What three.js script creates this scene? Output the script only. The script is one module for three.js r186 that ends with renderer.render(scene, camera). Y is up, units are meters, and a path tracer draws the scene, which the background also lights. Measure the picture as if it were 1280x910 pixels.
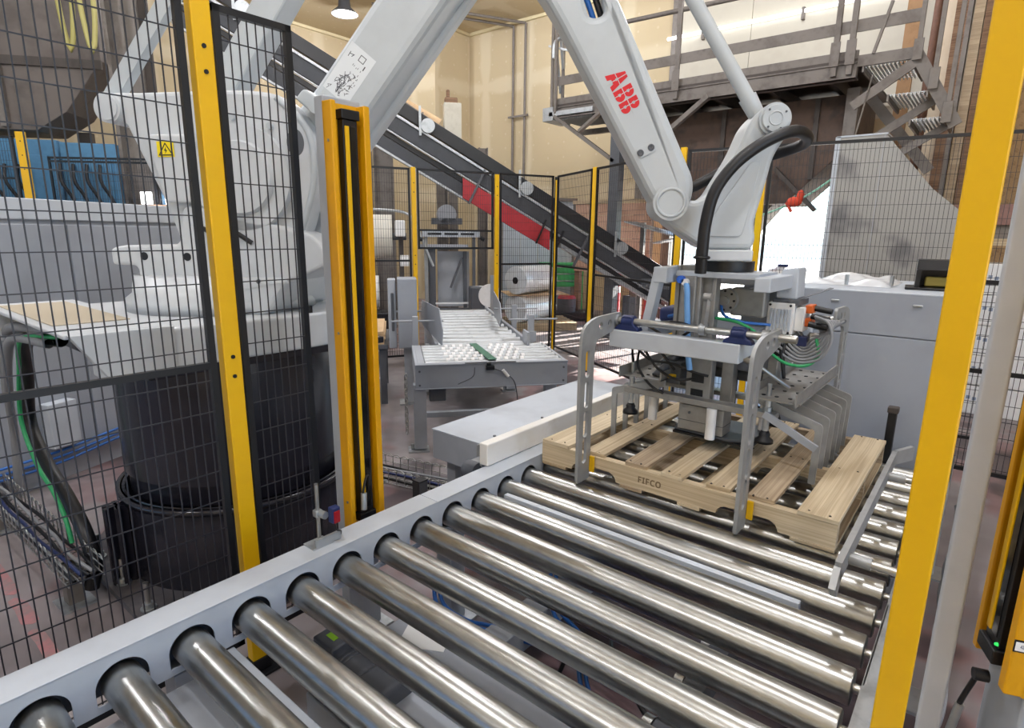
import * as THREE from 'three';
import { mergeGeometries } from 'three/addons/utils/BufferGeometryUtils.js';
import { RoundedBoxGeometry } from 'three/addons/geometries/RoundedBoxGeometry.js';
import { TextGeometry } from 'three/addons/geometries/TextGeometry.js';
import { FontLoader } from 'three/addons/loaders/FontLoader.js';
import { RectAreaLightUniformsLib } from 'three/addons/lights/RectAreaLightUniformsLib.js';
import { Sky } from 'three/addons/objects/Sky.js';

// ---------------------------------------------------------------- camera, sky, sun, exposure
const scene = new THREE.Scene();
const renderer = new THREE.WebGLRenderer({ antialias: true });
renderer.toneMapping = THREE.LinearToneMapping;
renderer.toneMappingExposure = 0.95;
renderer.shadowMap.enabled = true;
const camera = new THREE.PerspectiveCamera(2 * Math.atan(455 / 730.5) * 180 / Math.PI, 1280 / 910, 0.05, 80);
camera.position.set(0, 1.549, 0);
{ // heading 39.2 degrees to the left, 12.5 degrees down, held 0.68 degrees off level
  const yaw = 0.68424, pitch = 0.21831, roll = 0.01184;
  camera.rotation.order = 'YXZ';
  camera.rotation.set(-pitch, yaw, roll);
}
scene.add(camera);
const sky = new Sky(); sky.name = 'sky'; sky.scale.setScalar(1000);
const sunDir = new THREE.Vector3(1.4, 2.9, -6.4).normalize();
sky.material.uniforms.sunPosition.value.copy(sunDir);
sky.material.uniforms.turbidity.value = 4; sky.material.uniforms.rayleigh.value = 1.2;
sky.material.uniforms.mieCoefficient.value = 0.005; sky.material.uniforms.mieDirectionalG.value = 0.8;
scene.add(sky);
scene.environmentIntensity = 0.9;
const sun = new THREE.DirectionalLight(0xfff6ea, 42);
sun.name = 'sun'; sun.position.set(-3.2, 0, -9).addScaledVector(sunDir, 30); sun.target.position.set(-3.2, 0, -9);
sun.castShadow = true; sun.shadow.mapSize.set(2048, 2048);
Object.assign(sun.shadow.camera, { left: -16, right: 16, top: 16, bottom: -16, near: 1, far: 70 });
scene.add(sun, sun.target);
RectAreaLightUniformsLib.init();
const LAMP = 17, LAMP_COLOR = 0xf8f9ff;

// ---------------------------------------------------------------- helpers
let seed = 7;
const rnd = () => { seed = (seed * 1664525 + 1013904223) % 4294967296; return seed / 4294967296; };
const rr = (a, b) => a + (b - a) * rnd();
const PI = Math.PI, V = (x, y, z) => new THREE.Vector3(x, y, z);
const used = {};
function numbered(n) { if (!(n in used)) { used[n] = 0; return n; } used[n]++; return n + '_' + String(used[n]).padStart(3, '0'); }
function tag(o, label, category, group, kind) {
  if (label) o.userData.label = label; if (category) o.userData.category = category;
  if (group) o.userData.group = group; if (kind) o.userData.kind = kind; return o;
}
function thing(name, label, category, p = [0, 0, 0], turn = 0, group) {
  const o = new THREE.Group(); o.name = numbered(name); o.position.set(...p); o.rotation.y = turn;
  scene.add(o); return tag(o, label, category, group);
}
function boxUV(g) {   // metres, chosen by the way each face points
  const p = g.attributes.position, n = g.attributes.normal, uv = new Float32Array(p.count * 2);
  for (let i = 0; i < p.count; i += 3) {
    let ax = 0, ay = 0, az = 0;
    for (let k = 0; k < 3; k++) { ax += Math.abs(n.getX(i + k)); ay += Math.abs(n.getY(i + k)); az += Math.abs(n.getZ(i + k)); }
    for (let k = 0; k < 3; k++) {
      const j = i + k, x = p.getX(j), y = p.getY(j), z = p.getZ(j);
      if (ay >= ax && ay >= az) { uv[2 * j] = x; uv[2 * j + 1] = z; }
      else if (az >= ax) { uv[2 * j] = x; uv[2 * j + 1] = y; }
      else { uv[2 * j] = z; uv[2 * j + 1] = y; }
    }
  }
  g.setAttribute('uv', new THREE.BufferAttribute(uv, 2)); return g;
}
function clean(g) {
  let h = g.index ? g.toNonIndexed() : g;
  for (const k of Object.keys(h.attributes)) if (!['position', 'normal', 'uv'].includes(k)) h.deleteAttribute(k);
  h.groups = []; h.clearGroups();
  if (!g.userData.ownUV) boxUV(h);
  return h;
}
function solid(geoms) { const a = [].concat(geoms).flat(9); return a.length === 1 ? clean(a[0]) : mergeGeometries(a.map(clean)); }
function clusters(geoms) { // pieces whose boxes touch belong together
  const b = geoms.map((g) => { g.computeBoundingBox(); return g.boundingBox.clone().expandByScalar(0.004); }), id = geoms.map((_, i) => i);
  const root = (i) => { while (id[i] !== i) i = id[i]; return i; };
  for (let i = 0; i < b.length; i++) for (let j = i + 1; j < b.length; j++) if (b[i].intersectsBox(b[j])) id[root(j)] = root(i);
  const m = new Map(); geoms.forEach((g, i) => { const r = root(i); if (!m.has(r)) m.set(r, []); m.get(r).push(g); }); return [...m.values()];
}
function part(name, geoms, material, parent = scene, label, joined) {
  if (!joined && parent !== scene && Array.isArray(geoms)) {
    const c = clusters(geoms.flat(9));
    if (c.length > 1) { const ms = c.map((g) => part(name, g, material, parent, label, true)); return ms[0]; }
    geoms = geoms.flat(9);
  }
  const m = new THREE.Mesh(geoms.isBufferGeometry ? clean(geoms) : solid(geoms), material);
  m.name = parent === scene ? numbered(name) : name; m.castShadow = m.receiveShadow = true; parent.add(m);
  if (label) m.userData.label = label; return m;
}
function single(name, geoms, material, label, category, group) { return tag(part(name, geoms, material), label, category, group); }
function struct(name, geoms, material) { return tag(part(name, geoms, material), null, null, null, 'structure'); }
function stuff(name, geoms, material, parent) { const m = part(name, geoms, material, parent, undefined, true); m.userData.kind = 'stuff'; return m; }
// geometry makers
const bx = (w, h, d, x = 0, y = 0, z = 0, ry = 0, rx = 0, rz = 0) => { const g = new THREE.BoxGeometry(w, h, d); if (rx) g.rotateX(rx); if (rz) g.rotateZ(rz); if (ry) g.rotateY(ry); return g.translate(x, y, z); };
const rb = (w, h, d, x = 0, y = 0, z = 0, r = 0.005, ry = 0) => { const g = new RoundedBoxGeometry(w, h, d, 2, Math.min(r, w / 2.01, h / 2.01, d / 2.01)); if (ry) g.rotateY(ry); return g.translate(x, y, z); };
const span = (x0, x1, y0, y1, z0, z1, r = 0) => r ? rb(x1 - x0, y1 - y0, z1 - z0, (x0 + x1) / 2, (y0 + y1) / 2, (z0 + z1) / 2, r) : bx(x1 - x0, y1 - y0, z1 - z0, (x0 + x1) / 2, (y0 + y1) / 2, (z0 + z1) / 2);
function between(g, a, b) { const A = V(...a), d = V(...b).sub(A); g.applyQuaternion(new THREE.Quaternion().setFromUnitVectors(V(0, 1, 0), d.clone().normalize())); return g.translate(A.x + d.x / 2, A.y + d.y / 2, A.z + d.z / 2); }
const len = (a, b) => Math.hypot(a[0] - b[0], a[1] - b[1], a[2] - b[2]);
const cy = (r, a, b, r2 = r, seg = 20) => between(new THREE.CylinderGeometry(r2, r, len(a, b), seg), a, b);
const bar = (w, d, a, b) => { // flat bar: width w (kept level), depth d
  const A = V(...a), D = V(...b).sub(A), L = D.length(), y = D.clone().normalize();
  let x = V(-y.z, 0, y.x); if (x.length() < 1e-4) x = V(1, 0, 0); x.normalize(); const z = x.clone().cross(y);
  return new THREE.BoxGeometry(w, L, d).applyMatrix4(new THREE.Matrix4().makeBasis(x, y, z)).translate(A.x + D.x / 2, A.y + D.y / 2, A.z + D.z / 2);
};
const tube = (pts, r, seg = 10, n = 0) => new THREE.TubeGeometry(new THREE.CatmullRomCurve3(pts.map((p) => V(...p))), n || pts.length * 8, r, seg);
function ext(pts, z0, z1, bev = 0, holes = [], curve = 12) {
  const s = pts.getPoints ? pts : new THREE.Shape(pts.map((p) => new THREE.Vector2(p[0], p[1])));
  for (const h of holes) s.holes.push(h.getPoints ? h : new THREE.Path(h.map((p) => new THREE.Vector2(p[0], p[1]))));
  const g = new THREE.ExtrudeGeometry(s, { depth: z1 - z0 - 2 * bev, bevelEnabled: bev > 0, bevelSize: bev, bevelThickness: bev, bevelOffset: -bev, bevelSegments: 3, curveSegments: curve });
  return g.translate(0, 0, z0 + bev);
}
function roundPoly(pts, r) { // polygon with rounded corners as a Shape
  const s = new THREE.Shape(), n = pts.length;
  for (let i = 0; i < n; i++) {
    const p = pts[i], a = pts[(i + n - 1) % n], b = pts[(i + 1) % n], R = p[2] ?? r;
    const la = Math.hypot(a[0] - p[0], a[1] - p[1]), lb = Math.hypot(b[0] - p[0], b[1] - p[1]), q = Math.min(R, la * 0.48, lb * 0.48);
    const A = [p[0] + (a[0] - p[0]) * q / la, p[1] + (a[1] - p[1]) * q / la], B = [p[0] + (b[0] - p[0]) * q / lb, p[1] + (b[1] - p[1]) * q / lb];
    if (i) s.lineTo(...A); else s.moveTo(...A);
    s.quadraticCurveTo(p[0], p[1], ...B);
  }
  s.closePath(); return s;
}
const circle = (x, y, r) => { const p = new THREE.Path(); p.absarc(x, y, r, 0, PI * 2, true); return p; };
const slot = (x, y0, y1, r) => { const p = new THREE.Path(); p.absarc(x, y1, r, 0, PI, false); p.absarc(x, y0, r, PI, 2 * PI, false); p.closePath(); return p; };
const lathe = (pts, seg = 48) => new THREE.LatheGeometry(pts.map((p) => new THREE.Vector2(p[0], p[1])), seg);

// ---------------------------------------------------------------- procedural textures
function lattice(n, s) { let t = s * 7919 + 13; const a = new Float32Array(n * n); for (let i = 0; i < n * n; i++) { t = (t * 1664525 + 1013904223) % 4294967296; a[i] = t / 4294967296; } return a; }
function noise2(nx, ny, s) { // tiling value noise, nx by ny cells in the unit square
  const n = Math.max(nx, ny), L = lattice(n, s);
  return (u, v) => {
    const x = u * nx, y = v * ny, x0 = Math.floor(x), y0 = Math.floor(y); let fx = x - x0, fy = y - y0; fx = fx * fx * (3 - 2 * fx); fy = fy * fy * (3 - 2 * fy);
    const at = (i, j) => L[((j % ny) + ny) % ny * n + ((i % nx) + nx) % nx];
    return (at(x0, y0) * (1 - fx) + at(x0 + 1, y0) * fx) * (1 - fy) + (at(x0, y0 + 1) * (1 - fx) + at(x0 + 1, y0 + 1) * fx) * fy;
  };
}
function fbm(nx, ny, s, oct = 4) { const f = []; for (let o = 0; o < oct; o++) f.push(noise2(nx << o, ny << o, s + o * 31)); return (u, v) => { let a = 0, w = 0.5, t = 0; for (const g of f) { a += w * g(u, v); t += w; w *= 0.55; } return a / t; }; }
const sm = (a, b, x) => { const t = Math.min(1, Math.max(0, (x - a) / (b - a))); return t * t * (3 - 2 * t); };
function texture(n, metres, fn, color = true, metresV = metres) {
  const d = new Uint8Array(n * n * 4);
  for (let j = 0; j < n; j++) for (let i = 0; i < n; i++) {
    const c = fn(i / n, j / n), k = (j * n + i) * 4;
    for (let q = 0; q < 3; q++) d[k + q] = Math.min(255, Math.max(0, (c.length ? c[q] : c) * 255)); d[k + 3] = 255;
  }
  const t = new THREE.DataTexture(d, n, n); t.wrapS = t.wrapT = THREE.RepeatWrapping; t.magFilter = THREE.LinearFilter; t.minFilter = THREE.LinearMipmapLinearFilter; t.generateMipmaps = true;
  t.repeat.set(1 / metres, 1 / metresV); if (color) t.colorSpace = THREE.SRGBColorSpace; t.needsUpdate = true; return t;
}
const hex = (h) => [(h >> 16 & 255) / 255, (h >> 8 & 255) / 255, (h & 255) / 255];
const mixc = (a, b, t) => [a[0] + (b[0] - a[0]) * t, a[1] + (b[1] - a[1]) * t, a[2] + (b[2] - a[2]) * t];
// mottled paint: base colour with faint patches, scuffs of a second colour
function mottled(base, second, amount, s, metres = 1, n = 256) {
  const f = fbm(4, 4, s), g = fbm(16, 16, s + 5, 3), A = hex(base), B = hex(second);
  return texture(n, metres, (u, v) => mixc(A, B, amount * sm(0.42, 0.75, f(u, v) * 0.6 + g(u, v) * 0.4)));
}
const std = (color, rough, metal = 0, more = {}) => new THREE.MeshStandardMaterial({ color, roughness: rough, metalness: metal, ...more });
const mapped = (map, rough, metal = 0, more = {}) => std(0xffffff, rough, metal, { map, ...more });
function canvasMap(w, h, draw) { const c = document.createElement('canvas'); c.width = w; c.height = h; draw(c.getContext('2d'), w, h); const t = new THREE.CanvasTexture(c); t.colorSpace = THREE.SRGBColorSpace; return t; }
const roughNoise = (lo, hi, s, nx = 8, ny = 8, m = 1, mv = m) => { const f = fbm(nx, ny, s); return texture(256, m, (u, v) => { const r = lo + (hi - lo) * f(u, v); return [r, r, r]; }, false, mv); };

const M = {};
M.rail = mapped(mottled(0xbcc3cc, 0xa9afb8, 0.5, 3, 0.9), 0.42);
M.grey = mapped(mottled(0xa9aeb6, 0x989ca4, 0.5, 5, 1.2), 0.45);
M.cabinet = mapped(mottled(0x9ba1ab, 0x8b909a, 0.5, 8, 1.5), 0.42);
M.darkgrey = mapped(mottled(0x5a5d63, 0x4c4f55, 0.6, 9, 0.8), 0.55);
M.robot = mapped(mottled(0xbdc3c7, 0xb1b7bb, 0.5, 11, 0.9), 0.36);
M.robotWhite = mapped(mottled(0xc9cdd1, 0xbcc0c4, 0.5, 12, 0.9), 0.36);
M.yellow = mapped(mottled(0xe6b400, 0xd9a700, 0.4, 14, 0.6), 0.38);
M.amber = mapped(mottled(0xdda000, 0xcf9300, 0.4, 15, 0.6), 0.4);
M.black = std(0x0e0f14, 0.42);
M.blackSteel = mapped(mottled(0x24232b, 0x2e2d36, 0.8, 17, 1.2), 0.26, 0, { roughnessMap: roughNoise(0.7, 1, 18) });
M.rubber = std(0x101014, 0.45);
M.plate = mapped(mottled(0x4b4a4f, 0x6a6466, 0.8, 19, 0.6), 0.6);
{
  const f = fbm(3, 24, 21), g = fbm(12, 12, 22), st = fbm(2, 64, 23, 3);
  M.roller = mapped(texture(512, 1.4, (u, v) => { const d = sm(0.52, 0.75, f(u, v) * 0.3 + g(u, v) * 0.7); const c = mixc([0.68, 0.68, 0.665], [0.57, 0.56, 0.54], d * 0.7); const k = 0.96 + 0.08 * st(v, u); return [c[0] * k, c[1] * k, c[2] * k]; }, true, 0.28), 1, 1,
    { roughnessMap: texture(256, 1.4, (u, v) => { const r = 0.275 + 0.03 * f(u, v) + 0.03 * g(u, v); return [r, r, r]; }, false, 0.28) });
}
M.steel = std(0xb9b9b6, 0.32, 1);
M.alu = mapped(mottled(0xa4a6a6, 0x929394, 0.6, 25, 0.5), 0.42, 0.35);
M.galv = mapped(mottled(0xb4b8bb, 0x999da1, 0.7, 27, 0.25), 0.42, 0.75);
M.plateSteel = mapped(mottled(0x9d9c99, 0x8a8885, 0.7, 28, 0.4), 0.48, 0.45);
M.structSteel = mapped(mottled(0x7d7772, 0x665f5a, 0.8, 29, 0.7), 0.6, 0.2);
M.belt = mapped(mottled(0x3b3e44, 0x303338, 0.6, 92, 0.8), 0.55);
M.darkSteel = mapped(mottled(0x4b4440, 0x3a3431, 0.8, 30, 1.0), 0.6, 0.2);
M.uhmw = mapped(mottled(0xeceae6, 0xd2cabb, 0.6, 31, 0.5), 0.5);
M.white = mapped(mottled(0xeeeeee, 0xdedede, 0.5, 32, 0.5), 0.45);
M.navy = std(0x1f2c5c, 0.4); M.blueHose = std(0x2a68b8, 0.4); M.lightBlue = std(0x6fa3dc, 0.35);
M.green = std(0x2b9a5d, 0.45); M.red = mapped(mottled(0xb02a33, 0x98222b, 0.6, 33, 0.5), 0.45); M.orange = std(0xd1601c, 0.45);
M.toolGreen = mapped(mottled(0x3db463, 0x36a358, 0.5, 34, 0.5), 0.4);
M.blueMachine = mapped(mottled(0x4a7da2, 0x3d6a8c, 0.6, 35, 0.8), 0.5);
M.cardboard = mapped(mottled(0xd2b48e, 0xc3a47e, 0.6, 36, 0.5), 0.8);
M.paper = std(0xf1f1ef, 0.8);
M.cableGrey = std(0x8b8d90, 0.5);
M.wire = std(0x26262d, 0.4);
function woodTex(a, b, s) {
  const f = fbm(2, 40, s, 3), g = fbm(3, 3, s + 3, 4), h = noise2(3, 160, s + 7), A = hex(a), B = hex(b);
  return texture(512, 1.1, (u, v) => { const w = v + 0.02 * g(u, v); const t = 0.45 * f(u, w) + 0.35 * g(u, v) + 0.2 * h(u, w); let c = mixc(A, B, sm(0.3, 0.72, t)); return c; }, true, 0.35);
}
M.wood = [woodTex(0xd8c8ab, 0xb8a587, 41), woodTex(0xcdbb9c, 0xa9967a, 47), woodTex(0xc0ad91, 0x9a8770, 53)].map((m) => mapped(m, 0.75));
M.oldWood = mapped(woodTex(0x8d7058, 0x664c3a, 59), 0.85);
M.osb = mapped(mottled(0xa78a66, 0x86694a, 0.9, 61, 0.15), 0.9);
const font = await new FontLoader().loadAsync('fonts/droid/droid_sans_bold.typeface.json');
const text = (s, size, depth) => { const g = new TextGeometry(s, { font, size, depth, curveSegments: 6 }); g.computeBoundingBox(); const b = g.boundingBox; return g.translate(-(b.min.x + b.max.x) / 2, -(b.min.y + b.max.y) / 2, 0); };
// ---------------------------------------------------------------- the hall
{
  const f1 = fbm(3, 3, 71, 5), f2 = fbm(9, 9, 72, 4), f3 = fbm(2, 2, 73, 5), f4 = fbm(40, 40, 74, 2), f5 = fbm(5, 5, 75, 4);
  const floorMap = texture(1024, 3.6, (u, v) => { // bare concrete with worn reddish paint and dark dirt
    let c = mixc([0.56, 0.53, 0.535], [0.45, 0.42, 0.43], sm(0.35, 0.7, f1(u, v)));
    c = mixc(c, [0.50, 0.365, 0.37], 0.7 * sm(0.45, 0.56, f3(u, v)) * sm(0.36, 0.52, f2(u, v)));
    c = mixc(c, [0.24, 0.22, 0.235], 0.7 * sm(0.53, 0.63, f2(u, v) * 0.6 + f5(u, v) * 0.4));
    c = mixc(c, [0.64, 0.61, 0.605], 0.5 * sm(0.6, 0.75, f5(v, u)));
    const k = 0.93 + 0.14 * f4(u, v); return [c[0] * k, c[1] * k, c[2] * k];
  });
  struct('floor', span(-13, 4.4, -0.2, 0, -11.2, 6.4), mapped(floorMap, 0.62, 0, { roughnessMap: roughNoise(0.55, 1, 77, 6, 6, 3) }));
  const g1 = fbm(2, 2, 81, 5), g2 = fbm(6, 1, 82, 3), g3 = fbm(10, 10, 83, 3);
  const drywall = texture(512, 4.8, (u, v) => { // bare gypsum board: tan paper, paler taped joints and filled screw heads
    let c = mixc([0.78, 0.72, 0.60], [0.74, 0.675, 0.55], g1(u, v));
    const ju = Math.abs(((u * 4 + 0.5) % 1) - 0.5), jv = Math.abs(((v * 2 + 0.5) % 1) - 0.5);
    const tape = Math.max(sm(0.16, 0.06, ju + 0.12 * (g3(u, v) - 0.5)), sm(0.09, 0.03, jv + 0.08 * (g3(v, u) - 0.5)));
    c = mixc(c, [0.84, 0.795, 0.695], 0.6 * tape * sm(0.25, 0.5, g2(u, v)));
    const su = ((u * 4) % 1) * 3 % 1, sv = (v * 16) % 1; if (Math.hypot((su - 0.5) * 0.4, (sv - 0.5) * 0.3) < 0.022) c = mixc(c, [0.86, 0.83, 0.75], 0.3);
    return c;
  });
  const dw = mapped(drywall, 0.9);
  // back wall with its loading door
  struct('wall_back', [span(-10.3, -4.9, 0, 6, -10.9, -10.7), span(-1.9, 4.2, 0, 6, -10.9, -10.7), span(-4.9, -1.9, 3.0, 6, -10.9, -10.7)], dw);
  struct('wall_left', [span(-12.8, -12.6, 0, 6, -9.6, 6.2), span(-12.8, -10.1, 0, 6, -9.8, -9.6), span(-10.3, -10.1, 0, 6, -10.7, -9.8)], dw);
  struct('wall_right', [span(4.2, 4.4, 0, 6, -10.9, -2.5), span(4.2, 4.4, 0, 6, 2.5, 6.2), span(4.2, 4.4, 4.2, 6, -2.5, 2.5)], dw);
  struct('wall_front', [span(-12.6, -9.0, 0, 6, 6.2, 6.4), span(-3.5, 4.2, 0, 6, 6.2, 6.4), span(-9, -3.5, 4.2, 6, 6.2, 6.4)], dw);
  struct('ceiling', span(-12.8, 4.4, 6, 6.2, -10.9, 6.4), mapped(drywall.clone(), 0.9));
  struct('trim_1', [span(-10.08, -1, 5.94, 6, -10.7, -10.64), span(-10.1, -10.04, 5.94, 6, -10.64, -9.6), span(-12.6, -10.1, 5.94, 6, -9.6, -9.54), span(-12.6, -12.54, 5.94, 6, -9.54, 6.2)], std(0xd9cda8, 0.8));
  struct('door_1', [span(-5.02, -4.9, 0, 3.1, -10.72, -10.6), span(-1.9, -1.78, 0, 3.1, -10.72, -10.6), span(-4.9, -1.9, 3.0, 3.1, -10.72, -10.6)], M.structSteel);
  // white liner sheets over the door
  const liner = mapped(mottled(0xc2bdaf, 0xb6b0a2, 0.5, 85, 2), 0.6);
  const w = thing('wall_liner', 'white sheet liner on the upper back wall above the steel platform', 'wall panel', [-5.0, 3.3, -10.69]);
  for (let i = 0; i < 4; i++) part('sheet', span(i * 1.3 + 0.004, i * 1.3 + 1.296, 0, 2.68, 0, 0.02), liner, w);
  part('edge_strip', span(-0.09, 0, -0.05, 2.7, 0, 0.05), M.structSteel, w);
  const f = thing('strip_lamp', 'long glowing strip lamp on the white liner behind the platform railing', 'lamp', [-3.0, 4.99, -10.62]);
  part('tube', cy(0.028, [-2.15, 0, 0], [2.6, 0, 0], 0.028, 12), new THREE.MeshStandardMaterial({ color: 0xffffff, emissive: 0xffffff, emissiveIntensity: 3 }), f);
  for (const x of [-1.5, 0.1, 1.7]) part('clip', span(x - 0.02, x + 0.02, -0.12, 0.05, -0.05, 0.034), M.structSteel, f);
  const rl = new THREE.RectAreaLight(0xffffff, 3, 4.7, 0.05); rl.position.set(0.2, 0, 0.05); rl.rotation.y = PI; rl.name = 'strip_light'; f.add(rl);
  const yard = mapped(mottled(0xc9c6c0, 0xb7b3ac, 0.6, 88, 2), 0.9);
  struct('ground', [span(-30, 25, -0.25, -0.01, -40, -11.2), span(4.4, 30, -0.25, -0.01, -11.2, 30), span(-30, 4.4, -0.25, -0.01, 6.4, 30)], yard);
}
// lamps: round high-bay fittings under the ceiling
{
  const glow = new THREE.MeshStandardMaterial({ color: 0xffffff, emissive: 0xfff4e0, emissiveIntensity: 5, roughness: 0.5 });
  let k = 0;
  for (const [x, z] of [[-10.35, -7.5], [-6.4, -8.4], [-2.4, -8.2], [-8.2, -3.6], [-4.6, -4.4], [-1.2, -3.6], [-7.5, 0.6], [-3.9, -0.6], [-0.6, 0.2], [2.2, -1.6], [-2.6, 3.4], [1.6, 3.2]]) {
    const seen = k === 0;
    const t = thing('ceiling_lamp', seen ? 'glowing round lamp under the ceiling left of the raised robot arm' : 'round high-bay lamp under the ceiling, outside the picture', 'lamp', [x, 5.62, z], 0, seen ? undefined : 'high-bay lamps out of view');
    part('housing', lathe([[0.001, 0.3], [0.1, 0.3], [0.12, 0.12], [0.24, 0.02], [0.25, 0], [0.24, 0.0], [0.22, 0.03], [0.001, 0.05]], 32), M.darkgrey, t);
    part('diffuser', new THREE.CylinderGeometry(0.2, 0.2, 0.02, 32).translate(0, 0.015, 0), glow, t);
    part('hanger', cy(0.012, [0, 0.29, 0], [0, 0.38, 0]), M.darkgrey, t);
    const l = new THREE.PointLight(LAMP_COLOR, LAMP); l.position.set(0, -0.06, 0); l.castShadow = true; l.shadow.radius = 6; l.name = 'lamp_light'; t.add(l); k++;
  }
}

// ---------------------------------------------------------------- pallet roller conveyor (rollers lie along x, rails along z)
const RP = 0.16, rollZ = (n) => -0.19 - RP * n, RY = 0.4855, RR = 0.0445;
{
  const t = thing('roller_conveyor', 'long pallet conveyor of thick steel rollers between pale grey side rails', 'conveyor', [0, 0, 0]);
  const s0 = -0.55, s1 = 3.42;
  const arch = (c) => { const p = new THREE.Path(), r = 0.057; p.moveTo(c - r, 0.447); p.lineTo(c - r, RY); p.absarc(c, RY, r, PI, 0, true); p.lineTo(c + r, 0.447); p.closePath(); return p; };
  const holes = []; for (let n = -2; n <= 18; n++) holes.push(arch(-rollZ(n)));
  const web = ext([[s0, 0.428], [s1, 0.428], [s1, 0.569], [s0, 0.569]], 0, 0.005, 0, holes, 10).rotateY(PI / 2).translate(-1.49, 0, 0);
  const rail = part('side_rail', [web, span(-1.583, -1.485, 0.566, 0.572, -1.39, 0.55, 0.002), span(-1.583, -1.485, 0.565, 0.571, -3.42, -1.393, 0.002), span(-1.583, -1.578, 0.42, 0.568, -3.42, 0.55)], M.rail, t);
  part('bearing_cover', [span(-1.56, -1.548, 0.43, 0.56, -3.42, 0.55)], M.darkgrey, rail);
  for (const z of [-0.52, -0.84, -1.4, -2.04]) part('screw', cy(0.006, [-1.486, 0.452, z], [-1.481, 0.452, z]), M.steel, rail);
  part('end_plate', span(-1.583, -1.485, 0.42, 0.572, -3.425, -3.42), M.rail, rail);
  const railR = part('side_rail', [span(-0.102, -0.097, 0.40, 0.528, -3.42, 0.55), span(-0.102, -0.02, 0.522, 0.528, -3.42, 0.55, 0.002), span(-0.025, -0.02, 0.40, 0.528, -3.42, 0.55)], M.galv, t);
  for (let n = -2; n <= 18; n++) {
    const z = rollZ(n), r = part('roller', lathe([[0.001, 0], [RR - 0.004, 0], [RR, 0.004], [RR, 1.381], [RR - 0.004, 1.385], [0.001, 1.385]], 40).rotateY(rr(0, 6)).rotateZ(-PI / 2).translate(-1.505, RY, z), M.roller, t);
    part('shaft', [cy(0.012, [-1.56, RY, z], [-1.5, RY, z]), cy(0.012, [-0.125, RY, z], [-0.09, RY, z])], M.steel, r);
  }
  for (const z of [-0.585, -2.25, -3.35]) part('cross_beam', span(-1.49, -0.09, 0.34, 0.42, z - 0.03, z + 0.03, 0.004), M.rail, t);
  part('cover_plate', [span(-1.47, -0.55, 0.395, 0.4, -0.545, 0.3)], M.grey, t);
  for (let n = 0; n < 2; n++) part('bolt', new THREE.CylinderGeometry(0.012, 0.012, 0.01, 6).translate(-1.4 + n * 0.3, 0.405, -0.32), M.steel, t);
  part('divider_bar', [span(-1.42, -0.3, 0.40, 0.512, -1.722, -1.698, 0.003)], M.rail, t);
  for (const [x, z] of [[-1.53, -0.5], [-1.53, -1.5], [-1.53, -3.2], [-0.06, -0.75], [-0.06, -2.2], [-0.06, -3.2]]) {
    const l = part('leg', span(x - 0.04, x + 0.04, 0.012, 0.42, z - 0.04, z + 0.04, 0.004), M.grey, t);
    part('foot_plate', span(x - 0.08, x + 0.08, 0, 0.012, z - 0.07, z + 0.07), M.galv, l);
  }
  const ch = part('chain_drive', [span(-0.5, -0.44, 0.28, 0.36, -2.0, -0.7, 0.004)], M.darkgrey, t);
  part('sprocket_row', [0, 1, 2, 3, 4, 5].map((i) => cy(0.035, [-0.53, 0.32, -0.8 - i * 0.2], [-0.505, 0.32, -0.8 - i * 0.2], 0.035, 14)), M.steel, ch);
  part('floor_beam', [span(-1.2, -1.1, 0.1, 0.2, -2.9, -0.9, 0.004)], M.grey, t);
  part('sheet_cover', [span(-1.15, -0.75, 0.10, 0.25, -1.02, -0.72, 0.006)], M.grey, t);
}
{ // gear motor under the rollers
  const t = thing('gear_motor', 'grey rounded drive motor with a small green sticker under the rollers', 'motor', [-1.40, 0, -0.88]);
  part('motor_body', lathe([[0.001, 0], [0.06, 0], [0.085, 0.015], [0.09, 0.05], [0.09, 0.24], [0.08, 0.26], [0.001, 0.26]], 32).rotateZ(-PI / 2).translate(-0.1, 0.22, 0), M.darkgrey, t);
  part('cooling_fins', [-3, -2, -1, 0, 1, 2, 3].map((i) => new THREE.TorusGeometry(0.09, 0.004, 6, 32).rotateY(PI / 2).translate(0.03 + i * 0.016, 0.22, 0)), M.darkgrey, t);
  part('terminal_box', span(-0.05, 0.05, 0.3, 0.345, -0.05, 0.05, 0.006), M.darkgrey, t);
  part('sticker', bx(0.04, 0.002, 0.025, 0, 0.347, 0.01), std(0x86b62c, 0.5), t);
  part('gearbox', span(0.15, 0.27, 0.13, 0.31, -0.08, 0.08, 0.02), M.darkgrey, t);
  part('base', span(-0.08, 0.25, 0, 0.14, -0.07, 0.07, 0.005), M.grey, t);
}
single('paper_sheet', bx(0.15, 0.002, 0.10, -1.22, 0.306, -1.08, 0.5), M.paper, 'white paper sheet lying under the rollers on a grey cover', 'paper');
single('support_beam', [span(-1.36, -0.2, 0.2, 0.304, -1.2, -1.03, 0.006), span(-1.3, -1.2, 0, 0.2, -1.16, -1.07), span(-0.4, -0.3, 0, 0.2, -1.16, -1.07)], M.grey, 'grey beam under the rollers carrying a white paper sheet', 'beam');
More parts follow.
